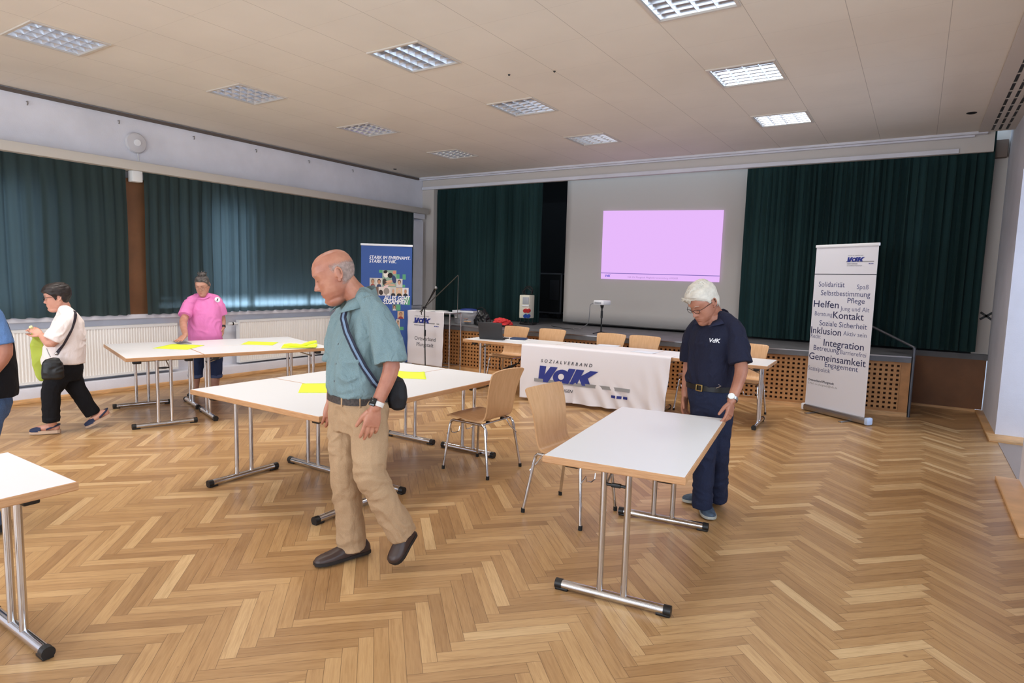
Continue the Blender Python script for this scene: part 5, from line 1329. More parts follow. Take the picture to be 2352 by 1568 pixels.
def torso(b, g, lat, rows, n=28, sq=2.35):
    b.rings([ring(g.P(x, y, dp), lat, (0, 0, 1), w, d, n, sq) for x, y, dp, w, d in rows])
def collar(parent, c, B, lat, m_, r0=.075, r1=.105, lift=.03, drop=.05, open_=.84):
    n = 28; b = MB(); vs = []
    for i in range(n + 1):
        a = -pi * open_ + 2 * pi * open_ * i / n; k = abs(a) / (pi * open_); dr = (-B * cos(a) + lat * sin(a))
        t_ = c + dr * (r0 + .008 * k) + V((0, 0, lift * (1 - k) - drop * .8 * k * k)); l_ = c + dr * (r1 + .02 * k ** 3) + V((0, 0, -.022 - drop * k * k)) + B * (.018 * k ** 3)
        vs.append((b.bm.verts.new(t_), b.bm.verts.new(l_)))
    for p, q in zip(vs, vs[1:]): b.bm.faces.new((p[0], q[0], q[1], p[1]))
    return b.build('collar', m_, parent, angle=180, thick=.004)

# ---------------------------------------------------------------- the white haired man at the lone table
def man_white():
    g = Fig((-1.10, 4.42), 'white haired man with glasses, navy polo and jeans, holding the corner of the lone table')
    P = g.P; root = g.root; B = g.dirv(52); lat = V((0, 0, 1)).cross(B); up = V((0, 0, 1))
    skin = skin_mat('skin_tan', (152, 98, 76), (178, 122, 98))
    sh_l, el_l, wr_l = P(1692, 757, -.10), P(1703, 848, -.20), P(1680, 921, -.34)
    sh_r, el_r, wr_r = P(1592, 752, .10), P(1582, 842, .14), P(1574, 908, .06)
    hip_l, kn_l, an_l = P(1652, 915, -.04), P(1650, 1030, -.05), P(1648, 1128, .06)
    hip_r, kn_r, an_r = P(1614, 915, .06), P(1620, 1025, -.14), P(1614, 1128, -.14)
    hc = P(1616, 698, -.04); s = 1.05; ax = head_axes(g.dirv(46), radians(32)); kind = dict(nose=1.25, jaw=1.0, brow=1.3, chub=True)
    neck = P(1643, 727, 0)
    b = MB(); T, R = head_shape(b, hc, ax, s, kind)
    b.tube([T(0, -.030, -.03), T(0, -.045, -.08), neck, P(1642, 755, 0)], [.056, .058, .064, .075], 16)
    torso(b, g, lat, [(1641, 755, 0, .14, .085), (1638, 800, 0, .15, .11), (1632, 850, 0, .14, .11), (1631, 885, 0, .145, .11), (1632, 930, 0, .14, .11)])
    limb(b, [sh_l - lat * .02 - V((0, 0, .025)), el_l, wr_l], [.038, .043, .028]); limb(b, [sh_r + lat * .02 - V((0, 0, .025)), el_r, wr_r], [.038, .042, .028])
    for h, k, a in ((hip_l, kn_l, an_l), (hip_r, kn_r, an_r)): limb(b, [h, k, a], [.08, .052, .04])
    hand(b, wr_l, P(1669, 985, -.40) - wr_l, -g.r * 1.0 + g.n * .6, (.30, .45, .55, .62), 1.02, thumb=-1, spread=.14)
    hand(b, wr_r, P(1568, 970, .0) - wr_r, lat - B * .2, (.3, .35, .4, .4), 1.0, thumb=1)
    bm = fuse(b, .0034, 2); body = finish(bm, 'body', skin, root)
    wh = mat('white_hair', (208, 201, 188), .7, bump=.5, bscale=40, bdist=.008, stretch=(1, 1, 1), var=.06, vscale=26)
    brows(body, T, s, mat('grey_brow', (170, 150, 136), .8), .004); lash(body, T, s, mat('lash_brown', (80, 50, 42), .6)); mouth(body, T, R, s, (150, 92, 80))
    hz = [(.2, .078), (.075, .074), (.055, .058), (.03, .042), (.014, .015), (.002, .012), (-.006, .036), (-.030, .034), (-.042, -.035), (-.06, -.056), (-.2, -.060)]
    def line(y):
        for (y0, z0), (y1, z1) in zip(hz, hz[1:]):
            if y >= y1: return z1 + (z0 - z1) * (y - y1) / (y0 - y1)
        return hz[-1][1]
    keep = lambda x, y, z: z - line(y)
    hair = hair_cap(root, T, s, kind, keep, lambda x, y, z: .010 + .014 * max(0, min(1, (z - .04) / .06)) + .003 * max(0, y / .08), wh, .0015, (50, 22, 40), 3, .02)
    # locks combed from the parting on the left over the top towards the right front
    lk = MB(); rd = random.Random(8)
    def surf(x, y, up_):                                # point above the skull at plan position x, y
        z = .035 + .088 * sqrt(max(0.02, 1 - (x / .082) ** 2 - ((y + .010) / .106) ** 2)); return T(x, y, z + up_)
    for i in range(170):
        y0 = rd.uniform(-.085, .055); x0 = .052 + rd.uniform(-.02, .012) - .02 * max(0, (y0 - .02) / .05); dx = -rd.uniform(.05, .115); dy = rd.uniform(.015, .055)
        pts = [surf(x0 + dx * t, y0 + dy * t * t + .006 * sin(t * 4 + i), .026 + .010 * sin(pi * min(1, t * .9)) + rd.uniform(-.005, .003)) for t in (0, .25, .5, .75, 1)]
        q_ = rd.uniform(.7, 1.7); lk.tube(pts, [.002 * s, .0042 * s * q_, .0050 * s * q_, .0042 * s * q_, .0010 * s], 6)
    for i in range(46):                                 # fringe hanging over the forehead on the right side
        x0 = .035 - .0021 * i; pts = [surf(x0, .045, .026), surf(x0 - .012, .068, .022), T(x0 - .026, .090 - abs(x0) * .25, .088), T(x0 - .036, .100 - abs(x0 - .03) * .38, .070 - .008 * (i % 3))]
        lk.tube(pts, [.004 * s, .0052 * s, .0045 * s, .0010 * s], 6)
    for i in range(70):                                 # sides and back
        a = -2.0 + 4.0 * i / 69; x0, y0 = .072 * sin(a), -.012 - .085 * cos(a)
        if y0 > .0: continue
        lo = -.05 if y0 < -.052 else .028; pts = [T(x0 * .92, y0 * .92, .078), T(x0 * 1.14, y0 * 1.10 - .004, .055), T(x0 * 1.16, y0 * 1.12 - .004, (lo + .055) / 2), T(x0 * 1.08, y0 * 1.03, lo)]
        lk.tube(pts, [.004 * s, .0052 * s, .0048 * s, .0012 * s], 6)
    lk.build('hair_lock', wh, root, angle=180)
    glasses(root, T, s, mat('dark_frame', (40, 34, 32), .35, .4), w=.030, h=.0135, y=.103, z=.004)
    # polo shirt
    nv = cloth_mat('navy_polo', (30, 32, 50), .12, .4, 12, 500)
    hl, hr_ = sh_l.lerp(el_l, .86), sh_r.lerp(el_r, .86); b = MB()
    torso(b, g, lat, [(1631, 881, 0, .172, .134), (1631, 868, 0, .176, .139), (1634, 830, 0, .172, .138), (1638, 790, 0, .176, .128), (1641, 765, 0, .172, .112), (1643, 745, 0, .140, .088)]); tu = (up + B * .55).normalized(); b.rings([ring(P(1642, 748, 0), lat, up, .13, .085, 28, 2.35), ring(P(1643, 737, 0), lat, tu, .088, .084, 28, 2.35)])
    limb(b, [neck + lat * .05, sh_l - lat * .03 + V((0, 0, .012)), sh_l.lerp(el_l, .25), sh_l.lerp(el_l, .55), hl], [.052, .060, .068, .073, .076], flat=True); limb(b, [neck - lat * .05, sh_r + lat * .03 + V((0, 0, .012)), sh_r.lerp(el_r, .25), hr_], [.052, .058, .066, .073], flat=True)
    bm = fuse(b, .007, 5); wrinkle(bm, .009, (7, 7, 4), 31); wrinkle(bm, .004, (15, 15, 9), 33)
    shirt = finish(bm, 'polo_shirt', nv, root); collar(shirt, neck + V((0, 0, .010)), B, lat, cloth_mat('navy_rib', (36, 38, 58), .1, .3, 20, 500), .080, .116, .044, .050)
    st = stick(shirt, g, 1641, 783)
    if st:
        h_, ex, ez, en, fn = st; Print().text('VdK', .040, -.042, -.010, bold=.02, shear=.2, xs=1.1).build('chest_lettering', lambda x, y: fn(x, y), M['print_white'], shirt)
    # jeans, belt
    dn = cloth_mat('dark_denim', (34, 40, 62), .14, .35, 12, 420); b = MB()
    torso(b, g, lat, [(1631, 884, 0, .160, .122), (1632, 905, 0, .166, .128), (1633, 930, 0, .164, .126), (1633, 950, 0, .150, .112)])
    for h, k, a in ((hip_l, kn_l, an_l), (hip_r, kn_r, an_r)): limb(b, [h + V((0, 0, -.02)), h.lerp(k, .5), k, k.lerp(a, .5), V((a.x, a.y, .055))], [.100, .092, .077, .072, .072], flat=True)
    bm = fuse(b, .007, 5); wrinkle(bm, .007, (6, 6, 9), 41); wrinkle(bm, .003, (14, 14, 18), 43)
    jeans = finish(bm, 'jeans', dn, root)
    bc = P(1631, 886, 0)
    b = MB(); b.rings([ring(bc + V((0, 0, dz)), lat, up, w, d, 40, 2.35) for dz, w, d in ((-.020, .1655, .1275), (-.018, .170, .132), (.018, .170, .132), (.020, .1655, .1275))]); bl = b.build('belt', mat('black_belt', (14, 13, 14), .5), jeans)
    q = Matrix((lat, B, up)).transposed(); bb = MB()
    for c_, z_ in (((-.024, 0, 0), (.008, .008, .044)), ((.024, 0, 0), (.008, .008, .044)), ((0, 0, .020), (.052, .008, .007)), ((0, 0, -.020), (.052, .008, .007))): bb.box(bc + B * .138 + lat * .02 + q @ V(c_), z_, rot=q, bev=.002)
    bb.build('belt_buckle', mat('brass', (196, 170, 110), .3, 1), bl)
    kc = P(1652, 886, -.155); MB().tube([kc + V((0, 0, .017)) - g.r * .02, kc + g.r * .012, kc - V((0, 0, .017)) - g.r * .02], .003, 8).build('key_clip', M['chrome'], bl)
    sm = mat('grey_blue_sneaker', (62, 76, 92), .75, bump=.4, bscale=60, var=.2, vscale=40)
    for (hx, hy, tx, ty) in ((1608, 1150, 1632, 1193), (1655, 1153, 1567, 1149)):
        h_, t_ = atz(hx, hy, .014), atz(tx, ty, .012); d_ = (t_ - h_); d_ *= .285 / d_.length; h_ = t_ - d_
        b, so = MB(), MB(); shoe(b, h_, t_, .095, .050, so); o = finish(fuse(b, .006, 3), 'sneaker', sm, root); so.build('sole', mat('pale_sole', (176, 178, 170), .7), o)
        lc = MB(); sd = d_.normalized().cross(up)
        for k in range(4): c_ = h_ + d_ * (.50 + .07 * k) + up * (.082 - .010 * k); lc.tube([c_ - sd * .026, c_ + up * .006, c_ + sd * .026], .003, 6)
        lc.build('laces', mat('dark_lace', (34, 40, 52), .8), o)
    d = (el_l - wr_l).normalized(); c = wr_l + d * .018; f_ = (-g.n * .8 + g.r * -.2 + V((0, 0, .3))); f_ = (f_ - d * f_.dot(d)).normalized(); sd = d.cross(f_)
    b = MB(); b.rings([ring(c + d * t_, sd, d, .033 + e, .031 + e, 24, 2.1) for t_, e in ((-.010, 0), (-.010, .003), (.010, .003), (.010, 0))]); w = b.build('watch', M['steel'], root)
    q = Matrix((sd, d, f_)).transposed(); MB().lathe([(0, 0), (.021, 0), (.021, .008), (.018, .010), (0, .010)], c + f_ * .032, 24, q).build('watch_case', mat('watch_white', (228, 228, 224), .25), w)
man_white()

# ---------------------------------------------------------------- the woman in pink behind the block by the radiators
def woman_pink():
    g = Fig((-7.66, 4.47), 'woman in a pink T-shirt leaning on the table, one hand on a grey folder')
    P = g.P; root = g.root; B = g.dirv(74); lat = V((0, 0, 1)).cross(B); up = V((0, 0, 1))
    skin = skin_mat('skin_fair', (184, 130, 108), (204, 152, 130))
    sh_r, el_r = P(434, 692, -.04), P(421, 738, -.22); hw = atz(427, 785, TH + .016); wr_r = hw + V((0, 0, .055)) + (P(424, 770, -.4) - P(426, 784, -.45)) * .35
    sh_l, el_l, wr_l = P(501, 690, .02), P(510, 731, .06), P(512, 752, .0)
    hip_r, kn_r, an_r = P(456, 800, .02), P(450, 845, .0), P(447, 903, .03)
    hip_l, kn_l, an_l = P(490, 800, .02), P(495, 845, .02), P(493, 903, .05)
    hc = P(465, 656, -.05); s = .98; ax = head_axes(g.dirv(70), radians(24)); kind = dict(nose=1.15, jaw=1.0, brow=.7, chub=True, wide=1.10); neck = P(468, 681, .0)
    b = MB(); T, R = head_shape(b, hc, ax, s, kind)
    b.tube([T(0, -.03, -.04), T(0, -.035, -.08), neck, P(468, 694, 0)], [.050, .050, .056, .07], 14)
    torso(b, g, lat, [(468, 694, 0, .13, .08), (469, 715, 0, .15, .11), (471, 750, 0, .16, .13), (472, 785, 0, .17, .13), (473, 805, 0, .16, .12)])
    limb(b, [sh_r + lat * .03 - V((0, 0, .03)), el_r, wr_r], [.040, .046, .029]); limb(b, [sh_l - lat * .03 - V((0, 0, .03)), el_l, wr_l], [.040, .043, .027])
    for h, k, a in ((hip_l, kn_l, an_l), (hip_r, kn_r, an_r)): limb(b, [h, k, k.lerp(a, .4), a], [.09, .06, .058, .038])
    hd_ = (B * .8 - lat * .35); hand(b, wr_r, hd_ + V((0, 0, -.50)), V((0, 0, -1)) - B * .3, (-.10, -.12, -.12, -.10), .95, thumb=-1, spread=.22)
    hand(b, wr_l, P(512, 775, -.05) - wr_l, -lat + B * .2, (.3, .35, .4, .4), .92, thumb=-1)
    bm = fuse(b, .0042, 2)
    for v in bm.verts:
        if (v.co - hw).length < .25 and v.co.z < TH + .006: v.co.z = TH + .006
    body = finish(bm, 'body', skin, root)
    lash(body, T, s, mat('lash_brown', (80, 54, 46), .6)); brows(body, T, s, mat('dark_brow', (88, 68, 60), .8), .003); mouth(body, T, R, s, (178, 88, 88))
    hm = mat('dark_grey_hair', (70, 64, 62), .7, bump=.7, bscale=60, var=.55, vscale=22)
    hz = [(.2, .086), (.07, .082), (.055, .066), (.035, .040), (.016, .004), (-.004, -.01), (-.03, -.05), (-.2, -.07)]
    def line(y):
        for (y0, z0), (y1, z1) in zip(hz, hz[1:]):
            if y >= y1: return z1 + (z0 - z1) * (y - y1) / (y0 - y1)
        return hz[-1][1]
    hair = hair_cap(root, T, s, kind, lambda x, y, z: z - line(y), lambda x, y, z: .007 + .010 * max(0, min(1, (z - .06) / .05)), hm, .003, (80, 30, 80), 2, .02)
    b = MB(); b.ell(T(.01, -.035, .135), (.045 * s, .048 * s, .036 * s), R, 24, 16)
    for i in range(9): a = i * .7; b.tube([T(.01 + .03 * cos(a), -.035 + .03 * sin(a), .135), T(.01 + .05 * cos(a), -.035 + .05 * sin(a), .155), T(.01 + .056 * cos(a + .3), -.035 + .056 * sin(a + .3), .172)], [.012, .008, .001], 6)
    b.build('hair_bun', hm, hair, angle=180)
    MB().rings([ring(T(0, .035, .105), ax[0], ax[1], .07 * s, .02 * s, 16), ring(T(0, .030, .108), ax[0], ax[1], .055 * s, .016 * s, 16)]).bm.free()
    glasses(root, T, s, mat('thin_frame', (120, 96, 84), .3, .6), w=.029, h=.021, y=.104, z=.006, rim=.0013)
    pk = cloth_mat('pink_tshirt', (226, 128, 186), .025, .3, 10, 420); hr_ = sh_r.lerp(el_r, .72); hl = sh_l.lerp(el_l, .80); b = MB()
    torso(b, g, lat, [(473, 788, 0, .196, .160), (472, 770, 0, .202, .170), (471, 745, 0, .196, .168), (470, 718, 0, .194, .152), (469, 702, 0, .188, .122), (468, 689, 0, .135, .09), (468, 683, 0, .082, .07)])
    limb(b, [neck - lat * .05, sh_r + lat * .03 + V((0, 0, .01)), sh_r.lerp(el_r, .3), hr_], [.052, .060, .072, .078], flat=True); limb(b, [neck + lat * .05, sh_l - lat * .03 + V((0, 0, .01)), sh_l.lerp(el_l, .3), hl], [.052, .060, .070, .076], flat=True)
    bm = fuse(b, .008, 4); wrinkle(bm, .010, (7, 7, 5), 51)
    sh = finish(bm, 'tshirt', pk, root)
    nk = neck + V((0, 0, .004)) + B * .012; n_ = 30; b = MB(); b.tube([nk + (B * cos(2 * pi * i / n_) + lat * sin(2 * pi * i / n_)) * (.078 + .006 * cos(2 * pi * i / n_)) + V((0, 0, .012 - .040 * max(0, cos(2 * pi * i / n_)))) for i in range(n_)], .008, 8, closed=True); b.build('neckband', pk, sh)
    h_, ex, ez, en, fn = stick(sh, g, 499, 688); q = Matrix((ex, ez, en)).transposed(); bd = MB().lathe([(0, 0), (.034, 0), (.034, .004), (0, .006)], h_ + en * .002, 24, q).build('badge', M['whiteplastic'], sh); MB().box(h_ + en * .009, (.010, .034, .003), rot=q @ Matrix.Rotation(-.5, 3, 'Z')).build('badge_mark', M['black'], bd)
    dn = cloth_mat('blue_denim', (44, 54, 84), .14, .35, 12, 420); b = MB()
    torso(b, g, lat, [(473, 776, 0, .180, .145), (473, 795, 0, .186, .150), (473, 812, 0, .172, .135)])
    for h, k, a in ((hip_l, kn_l, an_l), (hip_r, kn_r, an_r)): limb(b, [h, k, k.lerp(a, .36)], [.112, .088, .082], flat=True)
    bm = fuse(b, .008, 4); wrinkle(bm, .006, (7, 7, 9), 61); jn = finish(bm, 'capri_jeans', dn, root)
    for k, a in ((kn_l, an_l), (kn_r, an_r)):
        b = MB(); q = k.lerp(a, .30); b.tube([q + V((0, 0, .018)), q - V((0, 0, .018))], [.088, .086], 24); b.build('turned_cuff', mat('denim_cuff', (70, 82, 116), .9), jn)
    for a in (an_l, an_r):
        h_ = V((a.x, a.y, .012)) - B * .045; b, so = MB(), MB(); shoe(b, h_, h_ + B * .245, .075, .044, so); o = finish(fuse(b, .007, 3), 'shoe', mat('black_shoe', (20, 20, 22), .6), root); so.build('sole', mat('dark_sole', (30, 28, 28), .7), o)
    d = (el_l - wr_l).normalized(); b = MB(); b.rings([ring(wr_l + d * .015 + d * t_, d.cross(B), d, .031 + e, .029 + e, 20, 2.1) for t_, e in ((-.012, 0), (-.012, .003), (.012, .003), (.012, 0))]); b.build('watch', M['black'], root)
woman_pink()

# ---------------------------------------------------------------- the woman in white walking along the radiators
def woman_white():
    g = Fig((-6.83, 2.67), 'short haired woman in a white blouse and black trousers walking left past the radiator')
    P = g.P; root = g.root; B = g.dirv(-6); lat = V((0, 0, 1)).cross(B); up = V((0, 0, 1))
    skin = skin_mat('skin_light', (198, 140, 120), (214, 160, 138))
    sh_l, el_l, wr_l = P(160, 730, -.16), P(118, 788, -.19), P(96, 770, -.08)
    sh_r, el_r, wr_r = P(152, 730, .15), P(118, 786, .17), P(93, 768, .06)
    hip_l, kn_l, an_l = P(138, 852, -.08), P(117, 902, -.10), P(118, 968, -.08)
    hip_r, kn_r, an_r = P(155, 852, .07), P(177, 894, .04), P(214, 950, .06)
    hc = P(130, 684, 0); s = .98; ax = head_axes(g.dirv(2), radians(10)); kind = dict(nose=1.05, jaw=.9, brow=.6, chub=True); neck = P(148, 712, 0)
    b = MB(); T, R = head_shape(b, hc, ax, s, kind)
    b.tube([T(0, -.03, -.04), T(0, -.04, -.08), neck, P(152, 726, 0)], [.052, .052, .058, .07], 14)
    torso(b, g, lat, [(154, 728, 0, .13, .085), (156, 755, 0, .14, .11), (151, 790, 0, .14, .12), (147, 830, 0, .15, .13), (147, 855, 0, .14, .12)])
    limb(b, [sh_l - lat * .03 - V((0, 0, .03)), el_l, wr_l], [.038, .043, .027]); limb(b, [sh_r + lat * .03 - V((0, 0, .03)), el_r, wr_r], [.038, .043, .027])
    for h, k, a in ((hip_l, kn_l, an_l), (hip_r, kn_r, an_r)): limb(b, [h, k, k.lerp(a, .4), a], [.09, .058, .054, .036])
    hand(b, wr_l, P(78, 757, -.03) - wr_l, g.n * .8 + V((0, 0, -.4)), (.5, .6, .7, .7), .92, thumb=1, spread=.06)
    hand(b, wr_r, P(77, 757, .03) - wr_r, -g.n * .8 + V((0, 0, -.4)), (.5, .6, .7, .7), .92, thumb=-1, spread=.06)
    fl_t, fl_h = V((0, 0, 0)), V((0, 0, 0))
    f_h, f_t = atz(130, 988, .03), atz(70, 991, .03); f_d = f_t - f_h; f_h = f_t - f_d.normalized() * .235; f_d = f_t - f_h
    r_t, r_h = P(197, 988, .03), P(236, 958, .04); r_t.z = max(r_t.z, .03); r_d = (r_t - r_h).normalized() * .235; r_h = r_t - r_d
    for h_, d_ in ((f_h, f_d), (r_h, r_d)):             # bare feet in the sandals
        u_ = (up - d_.normalized() * up.dot(d_.normalized())).normalized(); b.tube([h_ + d_ * .12 + u_ * .035, h_ + d_ * .35 + u_ * .035, h_ + d_ * .65 + u_ * .026, h_ + d_ * .93 + u_ * .018], [.030, .034, .030, .018], 12); b.ell(h_ + d_ * .12 + u_ * .03, .03)
    limb(b, [an_l, f_h + f_d * .2 + V((0, 0, .04))], [.036, .034]); limb(b, [an_r, r_h + r_d * .2 + V((0, 0, .03))], [.036, .034])
    bm = fuse(b, .0042, 2); body = finish(bm, 'body', skin, root)
    eyes(body, T, R, s, .5); brows(body, T, s, mat('dark_brow', (60, 46, 42), .8), .003); mouth(body, T, R, s, (176, 96, 90))
    hm = mat('dark_brown_hair', (34, 26, 24), .55, bump=.8, bscale=50, var=.3, vscale=40, stretch=(1, 1, .4))
    hz = [(.2, .062), (.07, .056), (.05, .040), (.03, .020), (.016, -.020), (.004, -.020), (-.004, .020), (-.026, .018), (-.036, -.04), (-.06, -.058), (-.2, -.066)]
    def line(y):
        for (y0, z0), (y1, z1) in zip(hz, hz[1:]):
            if y >= y1: return z1 + (z0 - z1) * (y - y1) / (y0 - y1)
        return hz[-1][1]
    hair = hair_cap(root, T, s, kind, lambda x, y, z: z - line(y), lambda x, y, z: .012 + .016 * max(0, min(1, (z - .0) / .09)) + .005 * max(0, -y / .1), hm, .004, (60, 30, 60), 6, .012)
    glasses(root, T, s, mat('dark_frame', (30, 26, 30), .35), w=.030, h=.016, y=.104, z=.008, rim=.002)
    bl = cloth_mat('white_blouse', (238, 226, 222), .04, .35, 12, 420); b = MB()
    torso(b, g, lat, [(147, 834, 0, .178, .172), (146, 822, 0, .180, .176), (149, 795, 0, .182, .168), (154, 765, 0, .182, .150), (157, 740, 0, .178, .122), (156, 722, 0, .130, .09), (150, 712, 0, .080, .070)])
    hl, hr_ = sh_l.lerp(el_l, .90), sh_r.lerp(el_r, .90)
    limb(b, [neck + lat * .05, sh_l - lat * .03 + V((0, 0, .01)), sh_l.lerp(el_l, .3), hl], [.055, .066, .080, .090], flat=True); limb(b, [neck - lat * .05, sh_r + lat * .03 + V((0, 0, .01)), sh_r.lerp(el_r, .3), hr_], [.055, .066, .080, .088], flat=True)
    bm = fuse(b, .008, 4); wrinkle(bm, .009, (7, 7, 5), 71); wrinkle(bm, .004, (15, 15, 10), 72); sh = finish(bm, 'blouse', bl, root)
    tr = cloth_mat('black_trousers', (20, 20, 24), .1, .3, 12, 420); b = MB()
    torso(b, g, lat, [(147, 820, 0, .160, .150), (147, 850, 0, .168, .158), (148, 872, 0, .150, .135)])
    limb(b, [hip_l, hip_l.lerp(kn_l, .5), kn_l, an_l], [.112, .098, .078, .070], flat=True); limb(b, [hip_r, hip_r.lerp(kn_r, .5), kn_r, an_r], [.112, .098, .078, .070], flat=True)
    bm = fuse(b, .008, 4); wrinkle(bm, .006, (7, 7, 9), 81); finish(bm, 'trousers', tr, root)
    ny = mat('navy_canvas', (36, 44, 72), .8); cork = mat('cork_sole', (196, 166, 140), .8, bump=.4, bscale=80)
    for h_, d_ in ((f_h, f_d), (r_h, r_d)):
        dn_ = d_.normalized(); u_ = (up - dn_ * up.dot(dn_)).normalized(); sd = dn_.cross(u_)
        so = MB(); so.rings([[h_ + d_ * t_ + sd * (w_ * x_) + u_ * z_ for x_, z_ in ((-1, -.022), (-1, .008), (1, .008), (1, -.022))] for t_, w_ in ((-.02, .02), (.05, .034), (.3, .034), (.65, .044), (.88, .036), (1.03, .012))]); o = so.build('sandal', cork, root)
        cp = MB(); cp.rings([[h_ + d_ * t_ + sd * (w_ * cos(a_)) + u_ * (hh * sin(a_)) for a_ in [pi * k / 10 for k in range(11)]] for t_, w_, hh in ((.62, .043, .052), (.78, .043, .046), (.92, .036, .036), (1.02, .016, .022))]); cp.build('toe_cap', ny, o)
        st = MB(); st.tube([h_ + d_ * .42 + sd * .040 + u_ * .02, h_ + d_ * .10 + sd * .042 + u_ * .052, h_ - d_ * .0 + u_ * .06, h_ + d_ * .10 - sd * .042 + u_ * .052, h_ + d_ * .42 - sd * .040 + u_ * .02], .008, 8); st.build('heel_strap', ny, o)
    # shoulder bag with strap across the back
    r = empty('handbag', (0, 0, 0), 0, 'black handbag hanging on the hip of the woman in white', 'bag'); bc = P(121, 845, -.27); b = MB()
    b.rings([ring(bc + V((0, 0, z)) + B * x_, B, up, w, d, 24, 3) for z, w, d, x_ in ((-.105, .060, .030, 0), (-.09, .085, .046, 0), (-.02, .085, .050, 0), (.05, .074, .044, 0), (.085, .055, .030, 0), (.095, .03, .016, 0))])
    bm = fuse(b, .007, 3); wrinkle(bm, .006, (14, 14, 10), 91); finish(bm, 'pouch', mat('black_leather', (12, 12, 14), .5, bump=.3, bscale=50), r)
    pts = [P(x, y, dp) for x, y, dp in ((129, 815, -.25), (140, 800, -.205), (155, 775, -.185), (166, 752, -.165), (172, 732, -.12), (170, 716, -.05), (163, 706, .02), (150, 722, .12), (125, 770, .19), (118, 810, .15))]
    bv = BVHTree.FromPolygons([v.co for v in sh.data.vertices], [p.vertices for p in sh.data.polygons]); pp = []
    for x, y in ((129, 814), (137, 803), (145, 791), (152, 779), (159, 766), (165, 754), (169, 742), (172, 730), (173, 722), (171, 715)):
        h_, n_, _, _ = bv.ray_cast(CAM, ray(x, y).normalized()); pp.append((h_ + n_ * .005, n_) if h_ is not None else (P(x, y, -.1), -g.n))
    pts = [q[0] for q in pp]; ns = [q[1] for q in pp]
    band(MB(), pts, .026, .004, lambda i: ns[i]).build('strap', mat('dark_purple_strap', (36, 26, 40), .6), r, smooth=False)
    MB().ell(P(129, 812, -.26), (.012, .012, .012)).build('strap_ring', M['chrome'], r)
    MB().tube([P(107, 800, -.24), P(112, 812, -.255), P(116, 820, -.265)], .004, 8).build('chain', M['steel'], r)
    # green paper bag hanging from the hands
    r = empty('green_bag', (0, 0, 0), 0, 'yellow green bag hanging from the hands of the woman in white', 'bag'); t0_ = P(78, 760, .0); b = MB()
    rows = [(80, 764, .030, .014), (85, 790, .050, .022), (90, 820, .060, .026), (94, 850, .058, .026), (97, 866, .045, .018), (98, 874, .025, .010)]
    b.rings([ring(P(x, y, .01), B, up, w, d, 20, 2.4) for x, y, w, d in rows]); bm = fuse(b, .007, 2); wrinkle(bm, .010, (9, 9, 5), 95); finish(bm, 'pouch', mat('lime_paper', (172, 186, 70), .7), r)
    MB().tube([P(70, 750, -.02), P(75, 756, -.0), P(82, 764, .01)], [.016, .014, .012], 10).build('rolled_top', mat('pale_lime', (214, 214, 160), .7), r)
woman_white()

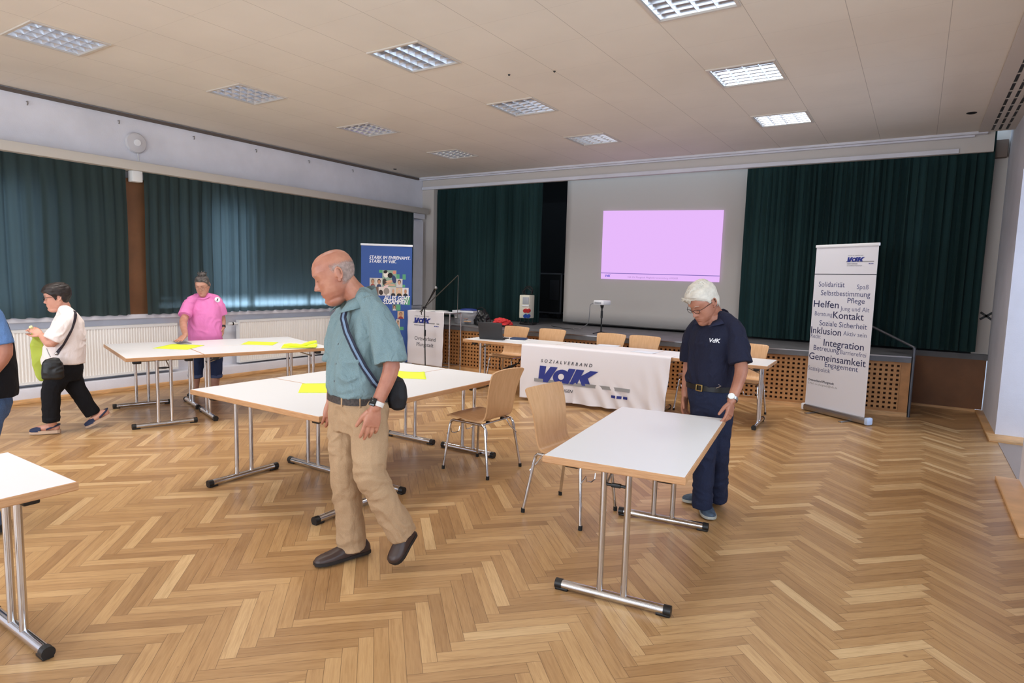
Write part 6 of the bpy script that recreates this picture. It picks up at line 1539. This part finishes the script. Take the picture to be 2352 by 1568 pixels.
# ---------------------------------------------------------------- the man cut off at the left edge
def man_vest():
    g = Fig((-4.52, 1.42), 'man in a black vest, blue shirt and jeans cut off at the left edge')
    g.P = lambda x, y, d=0: Fig.P(g, x - 13, y, d)
    P = g.P; root = g.root; B = g.dirv(0); lat = V((0, 0, 1)).cross(B); up = V((0, 0, 1))
    skin = skin_mat('skin_tan', (172, 112, 88), (190, 130, 104))
    sh_l, el_l, wr_l = P(-6, 726, -.17), P(20, 812, -.20), P(-45, 890, -.24)
    sh_r, el_r, wr_r = P(-10, 722, .17), P(0, 815, .2), P(-70, 880, .18)
    hip_l, kn_l, an_l = P(-20, 935, -.08), P(-50, 1065, -.08), P(-18, 1190, -.08)
    hip_r, kn_r, an_r = P(-24, 935, .08), P(-66, 1065, .08), P(-54, 1180, .10)
    hc = P(-80, 640, 0); s = 1.03; ax = head_axes(g.dirv(0), radians(12)); kind = dict(nose=1.1, jaw=1, brow=1, chub=True); neck = P(-48, 690, 0)
    b = MB(); T, R = head_shape(b, hc, ax, s, kind)
    b.tube([T(0, -.03, -.04), T(0, -.04, -.08), neck, P(-30, 712, 0)], [.056, .058, .066, .08], 14)
    rows = [(-20, 950, 0, .130, .085), (-18, 895, 0, .130, .095), (-20, 840, 0, .135, .10), (-26, 780, 0, .14, .095), (-32, 740, 0, .12, .07)]
    torso(b, g, lat, rows)
    limb(b, [sh_l, el_l, wr_l], [.054, .046, .032]); limb(b, [sh_r, el_r, wr_r], [.054, .045, .031])
    for h, k, a in ((hip_l, kn_l, an_l), (hip_r, kn_r, an_r)): limb(b, [h, k, a], [.070, .052, .042])
    hand(b, wr_l, B - V((0, 0, .5)), lat * -1, (.3, .3, .4, .4), 1.02, thumb=1); hand(b, wr_r, B - V((0, 0, .5)), lat, (.3, .3, .4, .4), 1.02, thumb=-1)
    body = finish(fuse(b, .0045, 2), 'body', skin, root); eyes(body, T, R, s, .6); brows(body, T, s, mat('grey_brow', (110, 96, 88), .8), .0035); mouth(body, T, R, s, (156, 96, 86))
    hair_cap(root, T, s, kind, lambda x, y, z: z - (.07 if y > .05 else .03 if y > 0 else -.05), lambda x, y, z: .012, mat('grey_hair', (120, 112, 106), .7, bump=.6, bscale=60), .003)
    bs = cloth_mat('blue_shirt', (96, 128, 176), .06, .35, 12, 420); b = MB(); hl, hr_ = sh_l.lerp(el_l, .78), sh_r.lerp(el_r, .8)
    torso(b, g, lat, [(-14, 905, 0, .150, .115), (-18, 840, 0, .160, .12), (-24, 780, 0, .160, .11), (-28, 742, 0, .150, .09), (-34, 715, 0, .11, .08), (-44, 692, 0, .080, .076)])
    limb(b, [sh_l, hl], [.062, .070], flat=True); limb(b, [sh_r, hr_], [.062, .070], flat=True)
    bm = fuse(b, .008, 4); wrinkle(bm, .006, (7, 7, 5), 101); finish(bm, 'shirt', bs, root)
    vm = cloth_mat('black_vest', (22, 21, 24), .12, .35, 12, 420); b = MB()
    torso(b, g, lat, [(-12, 908, 0, .176, .138), (-14, 890, 0, .180, .142), (-17, 840, 0, .182, .142), (-22, 780, 0, .182, .132), (-26, 745, 0, .168, .116), (-31, 718, 0, .135, .096), (-42, 700, 0, .088, .082)])
    bm = fuse(b, .008, 4); wrinkle(bm, .006, (7, 7, 5), 111); finish(bm, 'vest', vm, root)
    dn = cloth_mat('blue_jeans', (72, 92, 124), .16, .35, 12, 420); b = MB()
    torso(b, g, lat, [(-14, 895, 0, .155, .115), (-16, 925, 0, .160, .118), (-20, 960, 0, .145, .105)])
    for h, k, a in ((hip_l, kn_l, an_l), (hip_r, kn_r, an_r)): limb(b, [h, h.lerp(k, .5), k, V((a.x, a.y, .06))], [.100, .094, .078, .076], flat=True)
    bm = fuse(b, .008, 4); wrinkle(bm, .006, (7, 7, 9), 121); finish(bm, 'jeans', dn, root)
    bk_ = mat('black_sneaker', (22, 22, 26), .6)
    for a, hx, hy in ((an_l, 28, 1212), (an_r, -8, 1185)):
        h_ = atz(hx, hy, .014); t_ = h_ + B * .29; b, so = MB(), MB(); shoe(b, h_, t_, .095, .05, so); o = finish(fuse(b, .007, 3), 'sneaker', bk_, root); so.build('sole', mat('dark_sole', (40, 40, 44), .7), o)
man_vest()
